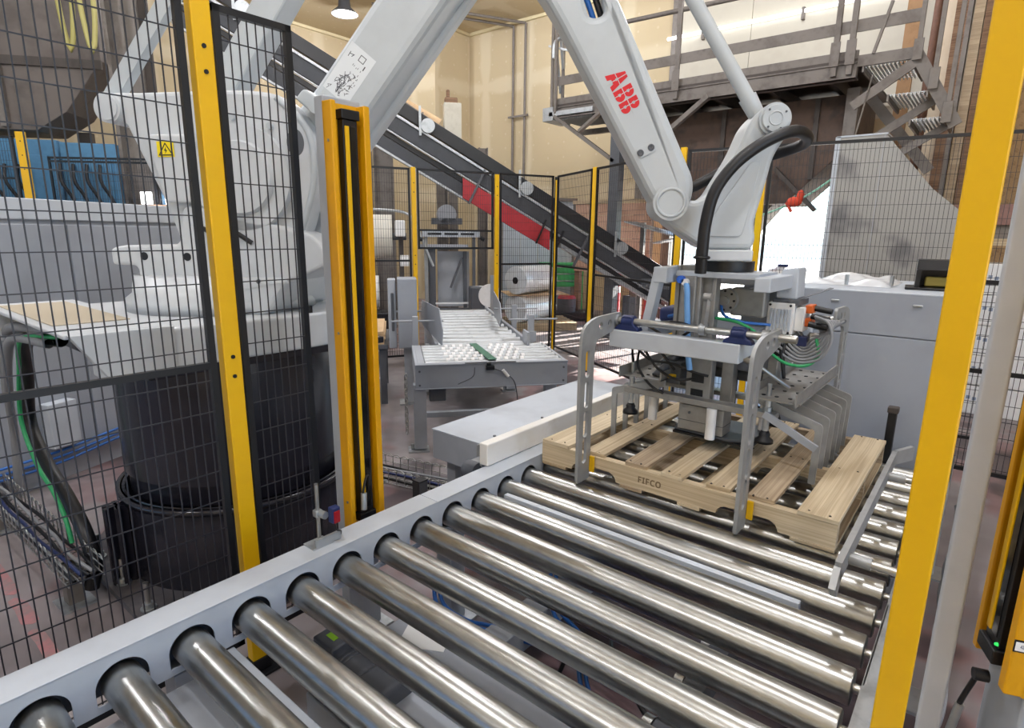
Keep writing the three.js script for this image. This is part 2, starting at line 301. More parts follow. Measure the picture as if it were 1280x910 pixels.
{
  let i = 0;
  for (const pts of [[[-1.5, 0.3, -1.38], [-1.42, 0.2, -1.32], [-1.33, 0.16, -1.34], [-1.2, 0.18, -1.36], [-1.1, 0.14, -1.44], [-0.9, 0.12, -1.52], [-0.7, 0.1, -1.5]], [[-1.15, 0.28, -1.66], [-1.06, 0.2, -1.56], [-0.95, 0.17, -1.53], [-0.85, 0.1, -1.42], [-0.6, 0.1, -1.2]]])
{ const t = thing('air_hose', ['pair of blue air hoses looping under the rollers nearer the white paper', 'pair of blue air hoses under the middle of the rollers'][i++], 'hose'); part('hose', tube(pts, 0.008, 8), M.blueHose, t); part('hose', tube(pts.map((p) => [p[0] + 0.012, p[1] + 0.014, p[2] - 0.016]), 0.007, 8), M.blueHose, t); }
  for (const [pts, l] of [[[[-0.9, 0.1, -1.7], [-0.75, 0.25, -1.45], [-0.55, 0.24, -1.3], [-0.3, 0.2, -1.2]], 'thin black cable under the middle of the roller conveyor'], [[[-1.4, 0.02, -1.9], [-1.1, 0.03, -1.75], [-0.9, 0.02, -1.3], [-0.5, 0.03, -1.05]], 'black cable lying on the floor below the rollers']])
    single('cable', tube(pts, 0.008, 8), M.rubber, l, 'cable');
}
// wire basket cable trays
function basket(label, a, b, w, h, y, legs = []) {
  const d = Math.hypot(b[0] - a[0], b[1] - a[1]), t = thing('cable_tray', label, 'cable tray', [a[0], 0, a[1]], Math.atan2(-(b[1] - a[1]), b[0] - a[0]));
  const g = []; const r = 0.0028;
  for (const [yy, zz] of [[0, -w / 2], [0, -w / 6], [0, w / 6], [0, w / 2], [h / 2, -w / 2], [h / 2, w / 2], [h, -w / 2], [h, w / 2]]) g.push(cy(r, [0, y + yy, zz], [d, y + yy, zz], r, 6));
  for (let x = 0.01; x < d; x += 0.06) { g.push(cy(r, [x, y, -w / 2], [x, y, w / 2], r, 6), cy(r, [x, y, -w / 2], [x, y + h, -w / 2], r, 6), cy(r, [x, y, w / 2], [x, y + h, w / 2], r, 6)); for (const s of [-1, 1]) g.push(tube([[x, y + h, s * w / 2], [x + 0.02, y + h + 0.012, s * w / 2], [x + 0.045, y + h + 0.012, s * w / 2], [x + 0.06, y + h, s * w / 2]], r, 5, 6)); }
  stuff('wire_basket', g, M.steel, t);
  const cs = []; const cols = [M.rubber, M.cableGrey, M.rubber, M.navy, M.rubber];
  cols.forEach((m, i) => { const z0 = -w / 2 + w * (i + 0.7) / 5.4; const p = []; for (let k = 0; k <= 6; k++) p.push([d * k / 6, y + 0.012 + 0.01 * rnd() + (i % 2) * 0.012, z0 + rr(-0.012, 0.012)]); part('cable', tube(p, 0.008, 8), m, t); });
  for (const x of legs) { const l = part('leg', span(x - 0.03, x + 0.03, 0.01, y - r, -0.03, 0.03), M.structSteel, t); part('foot_plate', span(x - 0.07, x + 0.07, 0, 0.01, -0.06, 0.06), M.galv, l); }
  return t;
}
basket('silver wire cable tray on low legs left of the black pedestal', [-4.0, -0.49], [-2.62, -0.55], 0.12, 0.07, 0.18, [0.15, 1.18]);
basket('wire cable tray along the floor beyond the left rail, behind the yellow light curtain', [-3.35, -2.05], [-1.75, -2.42], 0.2, 0.08, 0.06, [0.5, 1.2]);
{ const t = thing('short_post', 'short dark grey square post beside the wire tray behind the left rail', 'post', [-2.25, 0, -1.98]); part('tube', span(-0.03, 0.03, 0.01, 0.24, -0.03, 0.03, 0.004), M.darkgrey, t); part('foot_plate', span(-0.06, 0.06, 0, 0.01, -0.06, 0.06), M.darkgrey, t); part('cap', span(-0.031, 0.031, 0.24, 0.247, -0.031, 0.031, 0.002), M.black, t); }

// white plastic guide, roller channel and box guard on the left rail
{
  const t = thing('guide_rail', 'thick white plastic guide bar on the left rail beside the pallet', 'guide rail', [-1.589, 0.5725, 0]);
  part('plastic_bar', span(-0.024, 0.024, 0, 0.10, -3.4, -1.76, 0.006), M.uhmw, t);
  part('backing_channel', [span(-0.030, -0.025, -0.09, 0.085, -3.4, -1.78), span(-0.09, -0.025, -0.095, -0.09, -3.4, -1.78)], M.grey, t);
}
{
  const t = thing('chain_guard', 'low grey sheet-metal box beside the white plastic guide bar', 'machine guard', [-1.69, 0, -2.0]);
  part('lid', span(-0.46, -0.1, 0.552, 0.56, -1.45, 0.02, 0.003), M.rail, t);
  part('body', span(-0.455, -0.105, 0.40, 0.552, -1.448, 0.018, 0.003), M.grey, t);
  part('channel', [span(-0.1, -0.015, 0.50, 0.506, -1.45, 0.12), span(-0.105, -0.1, 0.44, 0.565, -1.45, 0.06)], M.alu, t);
  part('end_roller', [cy(0.045, [-0.1, 0.47, 0.13], [-0.03, 0.47, 0.13])], M.darkgrey, t);
  for (const z of [-0.1, -0.5, -0.9, -1.3]) part('screw', cy(0.008, [-0.13, 0.56, z], [-0.13, 0.566, z], 0.008, 8), M.darkgrey, t);
  for (const z of [-0.1, -1.35]) part('leg', span(-0.44, -0.38, 0, 0.40, z - 0.03, z + 0.03), M.grey, t);
}
// side guide at the right
{
  const t = thing('side_guide', 'angled bare steel side guide standing at the right end of the rollers', 'guide rail', [-0.2, 0, -2.1]);
  const pts = [[0.015, 0.70, 0.655], [0, 0.72, 0.54], [0, 0.72, -0.5], [-0.05, 0.72, -0.62]], g = [];
  const bar2 = (a, b) => { const A = V(...a), B2 = V(...b); return new THREE.BoxGeometry(0.016, 0.055, A.distanceTo(B2) + 0.012).applyMatrix4(new THREE.Matrix4().lookAt(A, B2, V(0, 1, 0))).translate((A.x + B2.x) / 2, (A.y + B2.y) / 2, (A.z + B2.z) / 2); };
  part('guide_bar', [bar2([0.0, 0.72, 0.53], [0, 0.72, -0.5]), bar2([0, 0.72, -0.5], [0.045, 0.72, -0.6]), bx(0.016, 0.06, 0.06, 0.0, 0.7, 0.55, 0, 0.8)], M.alu, t);
  for (const z of [0.42, -0.3]) { part('stub', cy(0.016, [0.005, 0.71, z], [0.06, 0.71, z]), M.alu, t); part('clamp_rod', cy(0.011, [0.06, 0.71, z], [0.14, 0.71, z]), M.steel, t); part('post', [span(0.135, 0.16, 0.528, 0.73, z - 0.02, z + 0.02, 0.003)], M.galv, t); }
}
// photo sensor on the left rail
{
  const t = thing('photo_sensor', 'small light sensor with red lens on a steel stand on the left rail', 'sensor', [-1.555, 0.572, -0.938]);
  part('base_bracket', [span(-0.03, 0.03, 0, 0.004, -0.03, 0.04), span(0.02, 0.03, 0.004, 0.03, -0.06, 0.03)], M.galv, t);
  part('rod', cy(0.006, [0, 0.004, 0], [0, 0.205, 0]), M.steel, t);
  part('clamp', [cy(0.012, [-0.012, 0.105, 0], [0.035, 0.105, -0.006]), rb(0.024, 0.024, 0.024, 0, 0.105, 0, 0.004)], M.galv, t);
  const b = part('sensor_body', rb(0.026, 0.052, 0.03, 0.046, 0.105, -0.03, 0.004), M.navy, t);
  part('lens', rb(0.004, 0.04, 0.022, 0.06, 0.1, -0.03, 0.002), std(0xa01522, 0.2), b);
  part('cable', tube([[0.046, 0.08, -0.03], [0.045, 0.05, -0.035], [0.03, 0.03, -0.06], [0.0, 0.0, -0.08]], 0.003, 6), M.rubber, t);
}

// ---------------------------------------------------------------- wooden pallet
{
  const Y0 = 0.5305, z0 = -3.055, z1 = -2.035;
  const t = thing('pallet', 'worn wooden pallet with notched stringers lying on the steel rollers', 'pallet', [-0.877, Y0, (z0 + z1) / 2]);
  const L = 1.20, hz = (z1 - z0) / 2;
  const board = (w, th, l, k) => clean(new RoundedBoxGeometry(l, th, w, 1, 0.002)).translate(0, 0, 0);
  const cross = (x0, x1, y0, y1, k, za = -hz, zb = hz, tilt = 0) => { const g = clean(new RoundedBoxGeometry(zb - za, y1 - y0, x1 - x0, 1, 0.002).translate(k * 0.37, 0, k * 0.21)); g.translate(-k * 0.37, 0, -k * 0.21).rotateY(PI / 2 + tilt).translate((x0 + x1) / 2, (y0 + y1) / 2, (za + zb) / 2); g.userData.ownUV = true; return g; };
  const xs = [[-0.598, -0.458], [-0.385, -0.292], [-0.192, -0.095], [-0.022, 0.068], [0.147, 0.238], [0.30, 0.392], [0.474, 0.603]];
  xs.forEach(([a, b], i) => part('deck_board', cross(a, b, 0.1005, 0.1165, i, -hz, hz - [0, 0.012, 0.01, 0, 0.015, 0.02, 0][i], [0, 0.01, 0.012, -0.008, 0.01, 0.006, 0][i]), M.wood[i % 3], t));
  [[-0.598, -0.47], [-0.2, -0.1], [0.05, 0.14], [0.46, 0.6]].forEach(([a, b], i) => part('bottom_board', cross(a, b, 0, 0.014, i + 9), M.wood[(i + 1) % 3], t));
  const st = (z, k) => {
    const S = new THREE.Shape(), y0 = 0.0145, y1 = 0.1;
    S.moveTo(-0.6, y0); S.lineTo(-0.42, y0);
    const notch = (a, b) => { S.lineTo(a, y0); S.quadraticCurveTo(a + 0.005, y0 + 0.03, a + 0.035, y0 + 0.036); S.lineTo(b - 0.035, y0 + 0.036); S.quadraticCurveTo(b - 0.005, y0 + 0.03, b, y0); };
    notch(-0.44, -0.22); notch(0.2, 0.42); S.lineTo(0.6, y0); S.lineTo(0.6, y1); S.lineTo(-0.6, y1); S.closePath();
    const g = clean(ext(S, -0.018, 0.018).translate(k, 0, 0)).translate(-k, 0, z); g.userData.ownUV = true; return g;
  };
  const f = part('stringer', st(hz - 0.02, 0), M.wood[0], t); part('stringer', st(0, 0.4), M.wood[1], t); part('stringer', st(-hz + 0.02, 0.8), M.wood[2], t);
  part('stencil_lettering', text('FIFCO', 0.026, 0.0008).translate(-0.07, 0.058, hz - 0.0022), std(0x77644b, 0.9), f);
  const nails = []; xs.forEach(([a, b]) => { for (const z of [-hz + 0.02, 0, hz - 0.022]) for (const q of [0.25, 0.75]) nails.push(cy(0.004, [a + (b - a) * q, 0.116, z + rr(-0.006, 0.006)], [a + (b - a) * q, 0.1171, z], 0.004, 8)); });
  stuff('nail_heads', nails, M.darkSteel, t);
}
{ // worn red paint line on the floor
  const t = thing('floor_line', 'worn red painted line on the floor left of the conveyor', 'floor marking', [-2.9, 0, -0.385]);
  const paint = mapped(mottled(0xb07a7d, 0x8f7f7f, 0.9, 240, 0.25), 0.6);
  for (const [a, b, w] of [[-1.1, -0.62, 0.055], [-0.58, -0.18, 0.05], [-0.14, 0.12, 0.058], [0.17, 0.60, 0.052]]) part('paint', ext(roundPoly([[a, -w / 2], [a + 0.1, -w / 2 + 0.006], [b - 0.03, -w / 2], [b, 0.005], [b - 0.02, w / 2], [a + 0.05, w / 2 - 0.004], [a - 0.015, 0]], 0.01), 0, 0.001).rotateX(-PI / 2), paint, t);
}
// ---------------------------------------------------------------- safety fence
function panel(label, p, turn, L, y0, y1, mids = [], o = {}) { // panel from its left lower corner p along its own x
  const t = thing('mesh_fence', label, 'mesh fence', p, turn, o.group), f = o.frame ?? 0.02, r = o.wire ?? 0.0016, dx = 0.0275, dy = 0.1;
  part('frame', [span(0, L, y0, y0 + f, -f / 2, f / 2), span(0, L, y1 - f, y1, -f / 2, f / 2), span(0, f, y0, y1, -f / 2, f / 2), span(L - f, L, y0, y1, -f / 2, f / 2)], M.black, t);
  for (const m of mids) part('mid_rail', span(f, L - f, m - f / 2, m + f / 2, -f / 2, f / 2), M.black, t);
  const g = [], w = r * 2;
  for (let x = (o.x0 ?? 0.02); x < L - 0.01; x += dx) g.push(bx(w, y1 - y0 - 0.01, w, x, (y0 + y1) / 2, 0.003));
  for (let y = 1.192 + dy * Math.ceil((y0 - 1.18) / dy); y < y1 - 0.01; y += dy) g.push(bx(L - 0.01, w, w, L / 2, y, 0.003 + w));
  stuff('wire_mesh', g, M.wire, t);
  if (o.clips) for (const [x, y] of o.clips) part('clip', [rb(0.05, 0.025, 0.03, x, y, 0, 0.006)], M.black, t);
  return t;
}
function post(label, x, z, turn, h, o = {}) { // yellow square post, wide face w toward its own z
  const w = o.w ?? 0.06, d = o.d ?? 0.04, t = thing('fence_post', label, 'fence post', [x, 0, z], turn, o.group);
  part('tube', rb(w, h - 0.01, d, 0, 0.01 + (h - 0.01) / 2, 0, 0.004), M.yellow, t);
  part('foot_plate', span(-w / 2 - 0.03, w / 2 + 0.03, 0, 0.01, -d / 2 - 0.03, d / 2 + 0.03, 0.002), M.black, t);
  if (o.foot) part('foot_sleeve', rb(w + 0.012, 0.05, d + 0.012, 0, 0.035, 0, 0.004), M.black, t);
  for (const y of o.bolts ?? []) part('bolt', cy(0.0065, [0, y, d / 2 - 0.002], [0, y, d / 2 + 0.003], 0.0065, 12), M.black, t);
  return t;
}
// left side of the cell: the plane x = -1.85, parallel to the rails (own x runs away from the camera)
panel('tall black mesh fence panel in front of the robot base, with a mid rail', [-1.85, 0, 0.75], PI / 2, 1.548, 0.14, 2.185, [1.14], { frame: 0.02, x0: 0.0275 });
post('tall yellow fence post nearest the robot, at the left', -1.85, -0.844, PI / 2, 2.3, { bolts: [2.061, 1.993, 1.16, 1.097], foot: true, w: 0.056 });
panel('narrow black mesh fence panel between the left yellow post and the light curtain', [-1.85, 0, -0.882], PI / 2, 0.245, 0.14, 2.185, [], { frame: 0.02 });
// right side of the cell, near the camera
post('big yellow fence post close to the camera at the right', -0.035, -1.205, 0, 2.35, { w: 0.05, d: 0.05 });
{
  const t = thing('aluminium_post', 'pale grey square post right of the big yellow fence post', 'post', [0.028, 0, -1.385]);
  part('profile', rb(0.041, 2.1, 0.041, 0, 1.06, 0, 0.007), mapped(mottled(0xc4c8d0, 0xb8bcc4, 0.4, 91, 0.8), 0.35, 0.1), t);
  part('foot_plate', span(-0.03, 0.05, 0, 0.01, -0.05, 0.05), M.galv, t); part('cap', rb(0.043, 0.006, 0.043, 0, 2.113, 0, 0.002), M.black, t);
}
panel('low mesh fence panel at the right rear behind the pale grey post', [-0.12, 0, -4.42], 0, 1.4, 0.15, 1.32, [0.78], { frame: 0.025 });
// rear of the cell
const FA = Math.atan2(0.887, 0.4617), FB = Math.atan2(-0.496, 0.868), FC = Math.atan2(0.155, 0.988);
const A0 = [-5.206, -4.588], dA = [0.4617, -0.887], C0 = [-4.371, -6.192], dB = [0.868, 0.496], B2 = [-2.179, -4.937], dC = [0.988, -0.155];
const at = (o, d, s) => [o[0] + d[0] * s, 0, o[1] + d[1] * s];
const rear = { frame: 0.022, wire: 0.0014 };
panel('rear mesh fence panel ending at the first yellow post beyond the tall light curtain', at(A0, dA, -1.28), FA, 1.24, 0.12, 2.26, [1.24], rear);
panel('short mesh fence panel above the roller conveyor with an open space underneath', at(A0, dA, 0.04), FA, 0.93, 1.37, 2.26, [1.585], rear);
panel('mesh fence panel in front of the white film rolls, left of the corner post', at(A0, dA, 1.05), FA, 0.72, 0.12, 2.26, [1.19], rear);
panel('mesh fence panel in front of the green tool cabinet, right of the corner post', at(C0, dB, 0.04), FB, 0.89, 0.12, 2.26, [1.17], rear);
panel('wide mesh fence panel at the rear behind the gripper and robot arm tip', at(C0, dB, 1.03), FB, 1.46, 0.12, 2.26, [1.12], rear);
panel('mesh fence panel behind the robot wrist between two yellow rear posts', at(B2, dC, 0.04), FC, 0.56, 0.12, 2.26, [], rear);
panel('wide mesh fence panel in front of the tall grey sheet box at the right rear', at(B2, dC, 0.68), FC, 1.6, 0.12, 2.26, [], rear);
const rp = (label, o, d, s, turn, h, bolts = [2.1, 2.0, 1.3, 1.2]) => { const p = at(o, d, s); post(label, p[0], p[2], turn, h, { bolts, w: 0.05 }); };
rp('yellow rear fence post left of the open conveyor passage', A0, dA, 0, FA, 2.27);
rp('yellow rear fence post right of the open conveyor passage, before the film rolls', A0, dA, 1.01, FA, 2.24);
{ const t = thing('fence_post', 'slim dark corner post of the rear fence with a yellow edge', 'fence post', [C0[0], 0, C0[1]], (FA + FB) / 2); part('tube', rb(0.05, 2.24, 0.03, 0, 1.13, -0.012, 0.004), M.black, t); part('yellow_edge', rb(0.02, 2.2, 0.03, 0.004, 1.11, 0.006, 0.003), M.yellow, t); part('foot_plate', span(-0.07, 0.07, 0, 0.01, -0.06, 0.06), M.black, t); }
rp('yellow rear fence post between the green tool cabinet and the dark steel column', C0, dB, 0.985, FB + 0.9, 2.27, []);
rp('yellow rear fence post half hidden behind the robot arm tip', B2, dC, 0, FC, 2.28);
rp('yellow rear fence post right of the robot wrist', B2, dC, 0.64, FC, 2.2);
rp('yellow rear fence post behind the big near post at the right', B2, dC, 2.31, FC, 2.27);

// ---------------------------------------------------------------- light curtains
function curtain(label, x, z, turn, y0, y1, e, extra) { // opening faces own +x; flanges e deep
  const t = thing('light_curtain', label, 'light curtain', [x, 0, z], turn), h = (y0 + y1) / 2;
  part('stand_profile', rb(0.05, y1 + 0.01, 0.145, -0.073, (y1 + 0.01) / 2 + 0.01, 0, 0.006), M.grey, t);
  part('foot_plate', span(-0.14, -0.005, 0, 0.012, -0.1, 0.1), M.galv, t);
  const s = part('shroud', [span(-0.048, -0.042, y0, y1, -0.075, 0.075), span(-0.048, e - 0.048, y0, y1, 0.055, 0.075, 0.004), span(-0.048, e - 0.048, y0, y1, -0.075, -0.050, 0.004)], M.amber, t);
  const b = part('sensor_bar', span(-0.042, -0.012, y0 + 0.06, y1 - 0.05, -0.03, 0.026, 0.003), M.black, t);
  part('yellow_strip', span(-0.03, -0.008, y0 + 0.08, y1 - 0.07, 0.004, 0.02, 0.002), M.yellow, b);
  part('lens_strip', span(-0.013, -0.0105, y0 + 0.08, y1 - 0.07, -0.02, 0.0), std(0x0b0b0d, 0.12), b);
  for (const y of [y1 - 0.05, y0 + 0.03]) part('end_bracket', span(-0.042, -0.004, y, y + 0.03, -0.036, 0.034, 0.003), M.black, t);
  for (const y of [y0 + 0.12, y1 - 0.12, h]) part('screw', cy(0.005, [-0.022, y, 0.074], [-0.022, y, 0.077], 0.005, 8), M.steel, s);
  if (extra) extra(t); return t;
}
curtain('tall yellow light curtain column standing left of the rollers by the robot', -1.68, -1.225, 0, 0.47, 1.955, 0.046, (t) => {
  part('cable', tube([[-0.02, 0.52, -0.01], [0.0, 0.68, 0.0], [0.01, 0.62, 0.03], [0.012, 0.55, 0.03]], 0.005, 6), M.rubber, t);
  part('cable_connector', cy(0.011, [0.012, 0.62, 0.028], [0.02, 0.56, 0.036], 0.011, 12), M.galv, t);
});
curtain('yellow light curtain column at the right edge with a small white label', 0.0855, -1.36, PI + 0.336, 0.73, 1.955, 0.034, (t) => {
  const lab = canvasMap(128, 48, (c, w, h) => { c.fillStyle = '#f2f2f0'; c.fillRect(0, 0, w, h); c.fillStyle = '#667'; c.font = 'bold 26px sans-serif'; c.textAlign = 'center'; c.fillText('4297', w / 2, 33); });
  const own = (g) => { g.userData.ownUV = true; return g; };
  part('label_frame', span(-0.045, -0.014, 0.822, 0.846, -0.0765, -0.075), M.black, t); part('label', own(new THREE.PlaneGeometry(0.027, 0.018).rotateY(PI).translate(-0.0295, 0.834, -0.077)), mapped(lab, 0.5), t);
  const mark = canvasMap(64, 64, (c, w, h) => { c.fillStyle = '#e8e8e8'; c.fillRect(0, 0, w, h); c.fillStyle = '#55585e'; for (let i = 0; i < 5; i++) c.fillRect(10 + i * 9, 18 + (i % 3) * 8, 6, 14); });
  part('white_label', own(new THREE.PlaneGeometry(0.022, 0.03).rotateY(PI).translate(-0.07, 0.6, -0.0735)), mapped(mark, 0.5), t);
  part('status_light', cy(0.004, [-0.012, 0.80, -0.028], [-0.007, 0.80, -0.028], 0.0025, 8), new THREE.MeshStandardMaterial({ color: 0x2fd05a, emissive: 0x2fd05a, emissiveIntensity: 1 }), t);
  part('knob', cy(0.012, [-0.02, 0.71, 0], [0.004, 0.71, 0], 0.012, 14), M.black, t);
  part('cable', tube([[0.0, 0.70, 0], [0.014, 0.62, 0.01], [0.02, 0.5, 0.02], [0.01, 0.35, 0.03], [-0.02, 0.1, 0.03]], 0.005, 6), M.rubber, t);
  part('cable_connector', cy(0.008, [0.012, 0.63, 0.008], [0.019, 0.53, 0.018], 0.008, 12), M.galv, t);
});
const bundle = thing('cable_bundle', 'bundle of grey cables running along outside the right conveyor rail', 'cables');
[0, 1, 2, 3, 4].map((i) => { const p = []; for (let k = 0; k <= 12; k++) p.push([0.035 + rr(-0.02, 0.02), 0.3 + i * 0.035 + rr(-0.02, 0.02), -1.4 - k * 0.16]); part('cable', tube(p, 0.008 + 0.003 * (i % 3), 7), M.cableGrey, bundle); });

// ---------------------------------------------------------------- robot pedestal
{
  const t = thing('robot_pedestal', 'round glossy black steel pedestal carrying the robot', 'pedestal', [-2.79, 0, -1.28]);
  part('base_plate', ext(roundPoly([[-0.68, -0.62], [0.36, -0.62], [0.66, -0.32], [0.66, 0.62], [-0.36, 0.62], [-0.68, 0.4]], 0.02), 0, 0.03).rotateX(PI / 2).translate(0, 0.03, 0), M.plate, t);
  part('column', lathe([[0.001, 0.03], [0.47, 0.03], [0.47, 1.02], [0.60, 1.02], [0.60, 1.055], [0.001, 1.055]].map(([r, y]) => [Math.min(r, 0.5), y]), 72), M.blackSteel, t);
  const a0 = -1.15, ring = (r0, r1, y0, y1) => new THREE.LatheGeometry([[r0, y0], [r1, y0], [r1, y1], [r0, y1], [r0, y0]].map((p) => new THREE.Vector2(...p)), 72);
  part('lower_sleeve', [ring(0.475, 0.512, 0.03, 0.41), ring(0.505, 0.53, 0.385, 0.41)], M.blackSteel, t);
  part('upper_sleeve', [ring(0.472, 0.485, 0.50, 1.02)], M.blackSteel, t);
  for (const a of [0.2, 1.3, 2.4, 3.5, 4.6, 5.7]) part('gusset', bx(0.012, 0.36, 0.1, 0, 0.21, 0.555, a), M.blackSteel, t);
  for (const [x, z] of [[0.02, 0.57], [0.3, 0.57], [-0.3, 0.57], [-0.6, 0.2], [0.6, -0.2], [0.6, 0.35]]) {
    const b = part('anchor_bolt', [cy(0.011, [x, 0.03, z], [x, 0.15, z], 0.011, 12)], M.steel, t);
    part('nut', [new THREE.CylinderGeometry(0.022, 0.022, 0.02, 6).translate(x, 0.048, z), new THREE.CylinderGeometry(0.03, 0.03, 0.006, 20).translate(x, 0.034, z)], M.galv, b);
  }
  part('mounting_plate', rb(1.0, 0.03, 1.04, 0.03, 1.041, 0.02, 0.004), M.blackSteel, t);
}
// ---------------------------------------------------------------- robot (own x points along the arm, own z to the near side)
const RT = 32 * PI / 180;
const warnMap = canvasMap(128, 96, (c, w, h) => { c.fillStyle = '#f0d800'; c.fillRect(0, 0, w, h); c.strokeStyle = '#15150a'; c.lineWidth = 7; c.beginPath(); c.moveTo(64, 12); c.lineTo(114, 84); c.lineTo(14, 84); c.closePath(); c.stroke(); c.fillStyle = '#15150a'; c.beginPath(); c.moveTo(68, 32); c.lineTo(52, 58); c.lineTo(63, 58); c.lineTo(58, 78); c.lineTo(76, 52); c.lineTo(65, 52); c.closePath(); c.fill(); });
{
  const t = thing('robot', 'big pale grey palletizing robot with folded parallel arms on a black pedestal', 'robot', [-2.79, 1.056, -1.28], RT);
  const Y = -1.056; // arm outlines below are given by height above the floor
  const up = (g) => [].concat(g).map((q) => q.translate(0, Y, 0));
  // fixed base, square with the conveyor
  const unturn = (g) => [].concat(g).map((q) => q.rotateY(-RT));
  const base = part('base', unturn([
    ext(roundPoly([[-0.52, -0.45, 0.03], [0.42, -0.45, 0.16], [0.54, -0.2, 0.2], [0.54, 0.2, 0.1], [0.54, 0.68, 0.02], [0.44, 0.68, 0.02], [0.44, 0.45, 0.02], [-0.52, 0.45, 0.02]], 0.02), 0, 0.15, 0.012).rotateX(PI / 2).translate(0, 0.15, 0),
    ext([[0.66, 0.0], [0.76, 0.162], [0.45, 0.162], [0.45, 0.0]], 0.50, 0.54, 0.004).rotateY(-PI / 2).translate(1.06, 0, 0).translate(0, 0, 0),
    span(-0.62, 0.54, 0.148, 0.164, 0.44, 0.77, 0.006), span(-0.62, -0.6, 0.0, 0.15, 0.45, 0.76, 0.004),
    span(0.40, 0.56, 0.0, 0.10, -0.44, -0.2, 0.03)]), M.robotWhite, t);
  part('connector_plate', unturn([span(-0.6, 0.43, 0.01, 0.148, 0.47, 0.485)]), M.grey, base);
  part('top_cover', unturn([span(-0.5, 0.3, 0.164, 0.168, 0.5, 0.74, 0.002)]), std(0xb7ab95, 0.6), base);
  for (let i = 0; i < 3; i++) part('connector', unturn([cy(0.03, [-0.35 + i * 0.25, 0.075, 0.48], [-0.35 + i * 0.25, 0.07, 0.6], 0.03, 16)]), i === 1 ? M.black : M.galv, base);
  for (const [x, z] of [[0.50, -0.12], [0.42, -0.33]]) part('bolt', unturn([new THREE.CylinderGeometry(0.02, 0.02, 0.03, 6).translate(x, 0.165, z)]), M.black, base);
  const wl = new THREE.PlaneGeometry(0.10, 0.075).rotateY(PI / 2).translate(0.5415, 0.1, 0.512); wl.userData.ownUV = true;
  wl.rotateY(-RT); part('warning_label', wl, mapped(warnMap, 0.5), base, 'yellow warning label with a lightning triangle on the base');
  // turning column
  part('turntable', [lathe([[0.001, 0.145], [0.40, 0.145], [0.40, 0.2], [0.37, 0.225], [0.36, 0.30], [0.001, 0.30]], 64)], M.robotWhite, t);
  const col = part('column', [
    ...up(ext(roundPoly([[-0.24, 1.33, 0.03], [0.42, 1.33, 0.06], [0.64, 1.42, 0.08], [0.58, 1.54, 0.1], [0.0, 1.66, 0.05], [-0.03, 1.49, 0.04], [-0.3, 1.485, 0.03], [-0.36, 1.47, 0.02], [-0.36, 1.40, 0.02], [-0.24, 1.40, 0.03]], 0.03), -0.26, 0.24, 0.015)),
    ...up(ext(roundPoly([[-0.22, 1.2, 0.02], [0.36, 1.2, 0.05], [0.46, 1.36, 0.05], [-0.2, 1.36, 0.03]], 0.02), -0.3, 0.27, 0.02))], M.robotWhite, t);
  for (const x of [-0.2, 0.0]) part('lifting_hole', up(cy(0.017, [x, 1.44, 0.235], [x, 1.44, 0.243], 0.017, 20)), M.black, col);
  for (const x of [-0.1, 0.08, 0.22, 0.33]) part('bolt', up(cy(0.009, [x, 1.345, 0.265], [x, 1.345, 0.273], 0.009, 12)), M.darkgrey, col);
  part('cable', up(tube([[0.08, 1.56, 0.24], [0.14, 1.545, 0.27], [0.22, 1.55, 0.26], [0.3, 1.5, 0.24]], 0.01, 8)), M.rubber, col);
  // shoulder castings on both sides of the lower arm
  const castPts = [[-0.31, 2.105, 0.06], [-0.2, 2.10, 0.05], [0.3, 2.105, 0.2], [0.47, 2.08, 0.15], [0.60, 1.90, 0.2], [0.585, 1.74, 0.2], [0.50, 1.5, 0.15], [0.40, 1.40, 0.08], [0.1, 1.38, 0.1], [-0.05, 1.5, 0.03], [-0.1, 1.66, 0.04], [-0.245, 1.985, 0.02], [-0.31, 1.975, 0.05], [-0.365, 2.03, 0.06]];
  const cast = part('shoulder_casting', up([ext(roundPoly(castPts, 0.05), 0.10, 0.205, 0.018), ext(roundPoly(castPts, 0.05), -0.26, -0.14, 0.015)]), M.robotWhite, t);
  part('pivot_boss', up([cy(0.06, [-0.30, 2.04, 0.06], [-0.30, 2.04, 0.225], 0.06, 28), cy(0.05, [-0.30, 2.04, 0.22], [-0.30, 2.04, 0.232], 0.05, 28)]), M.robotWhite, cast);
  part('gear_cover', up([cy(0.21, [0.27, 1.76, 0.2], [0.27, 1.76, 0.24], 0.21, 48), cy(0.15, [0.27, 1.76, 0.235], [0.27, 1.76, 0.26], 0.14, 40)]), M.robotWhite, cast);
  for (let i = 0; i < 9; i++) { const a = i * 2 * PI / 9 + 0.3; part('bolt', up([cy(0.014, [0.27 + 0.24 * Math.cos(a), 1.76 + 0.24 * Math.sin(a), 0.2], [0.27 + 0.24 * Math.cos(a), 1.76 + 0.24 * Math.sin(a), 0.222], 0.014, 6)]), M.robot, cast); }
  part('motor_cover', up([ext(roundPoly([[-0.12, 1.93], [0.06, 1.93], [0.06, 1.66], [-0.06, 1.66]], 0.03), 0.2, 0.26, 0.012)]), M.robotWhite, cast);
  part('oval_recess', up([cy(0.04, [0.50, 1.90, 0.2], [0.50, 1.90, 0.208], 0.04, 28)].map((g) => g.translate(-0.5, -1.9, 0).scale(0.9, 1.3, 1).translate(0.5, 1.9, 0))), M.darkgrey, cast);
  part('rim', up([tube([[0.43, 2.07, 0.2], [0.55, 1.95, 0.2], [0.57, 1.78, 0.2], [0.50, 1.56, 0.2], [0.42, 1.43, 0.2]], 0.014, 8, 40)]), M.robot, cast);
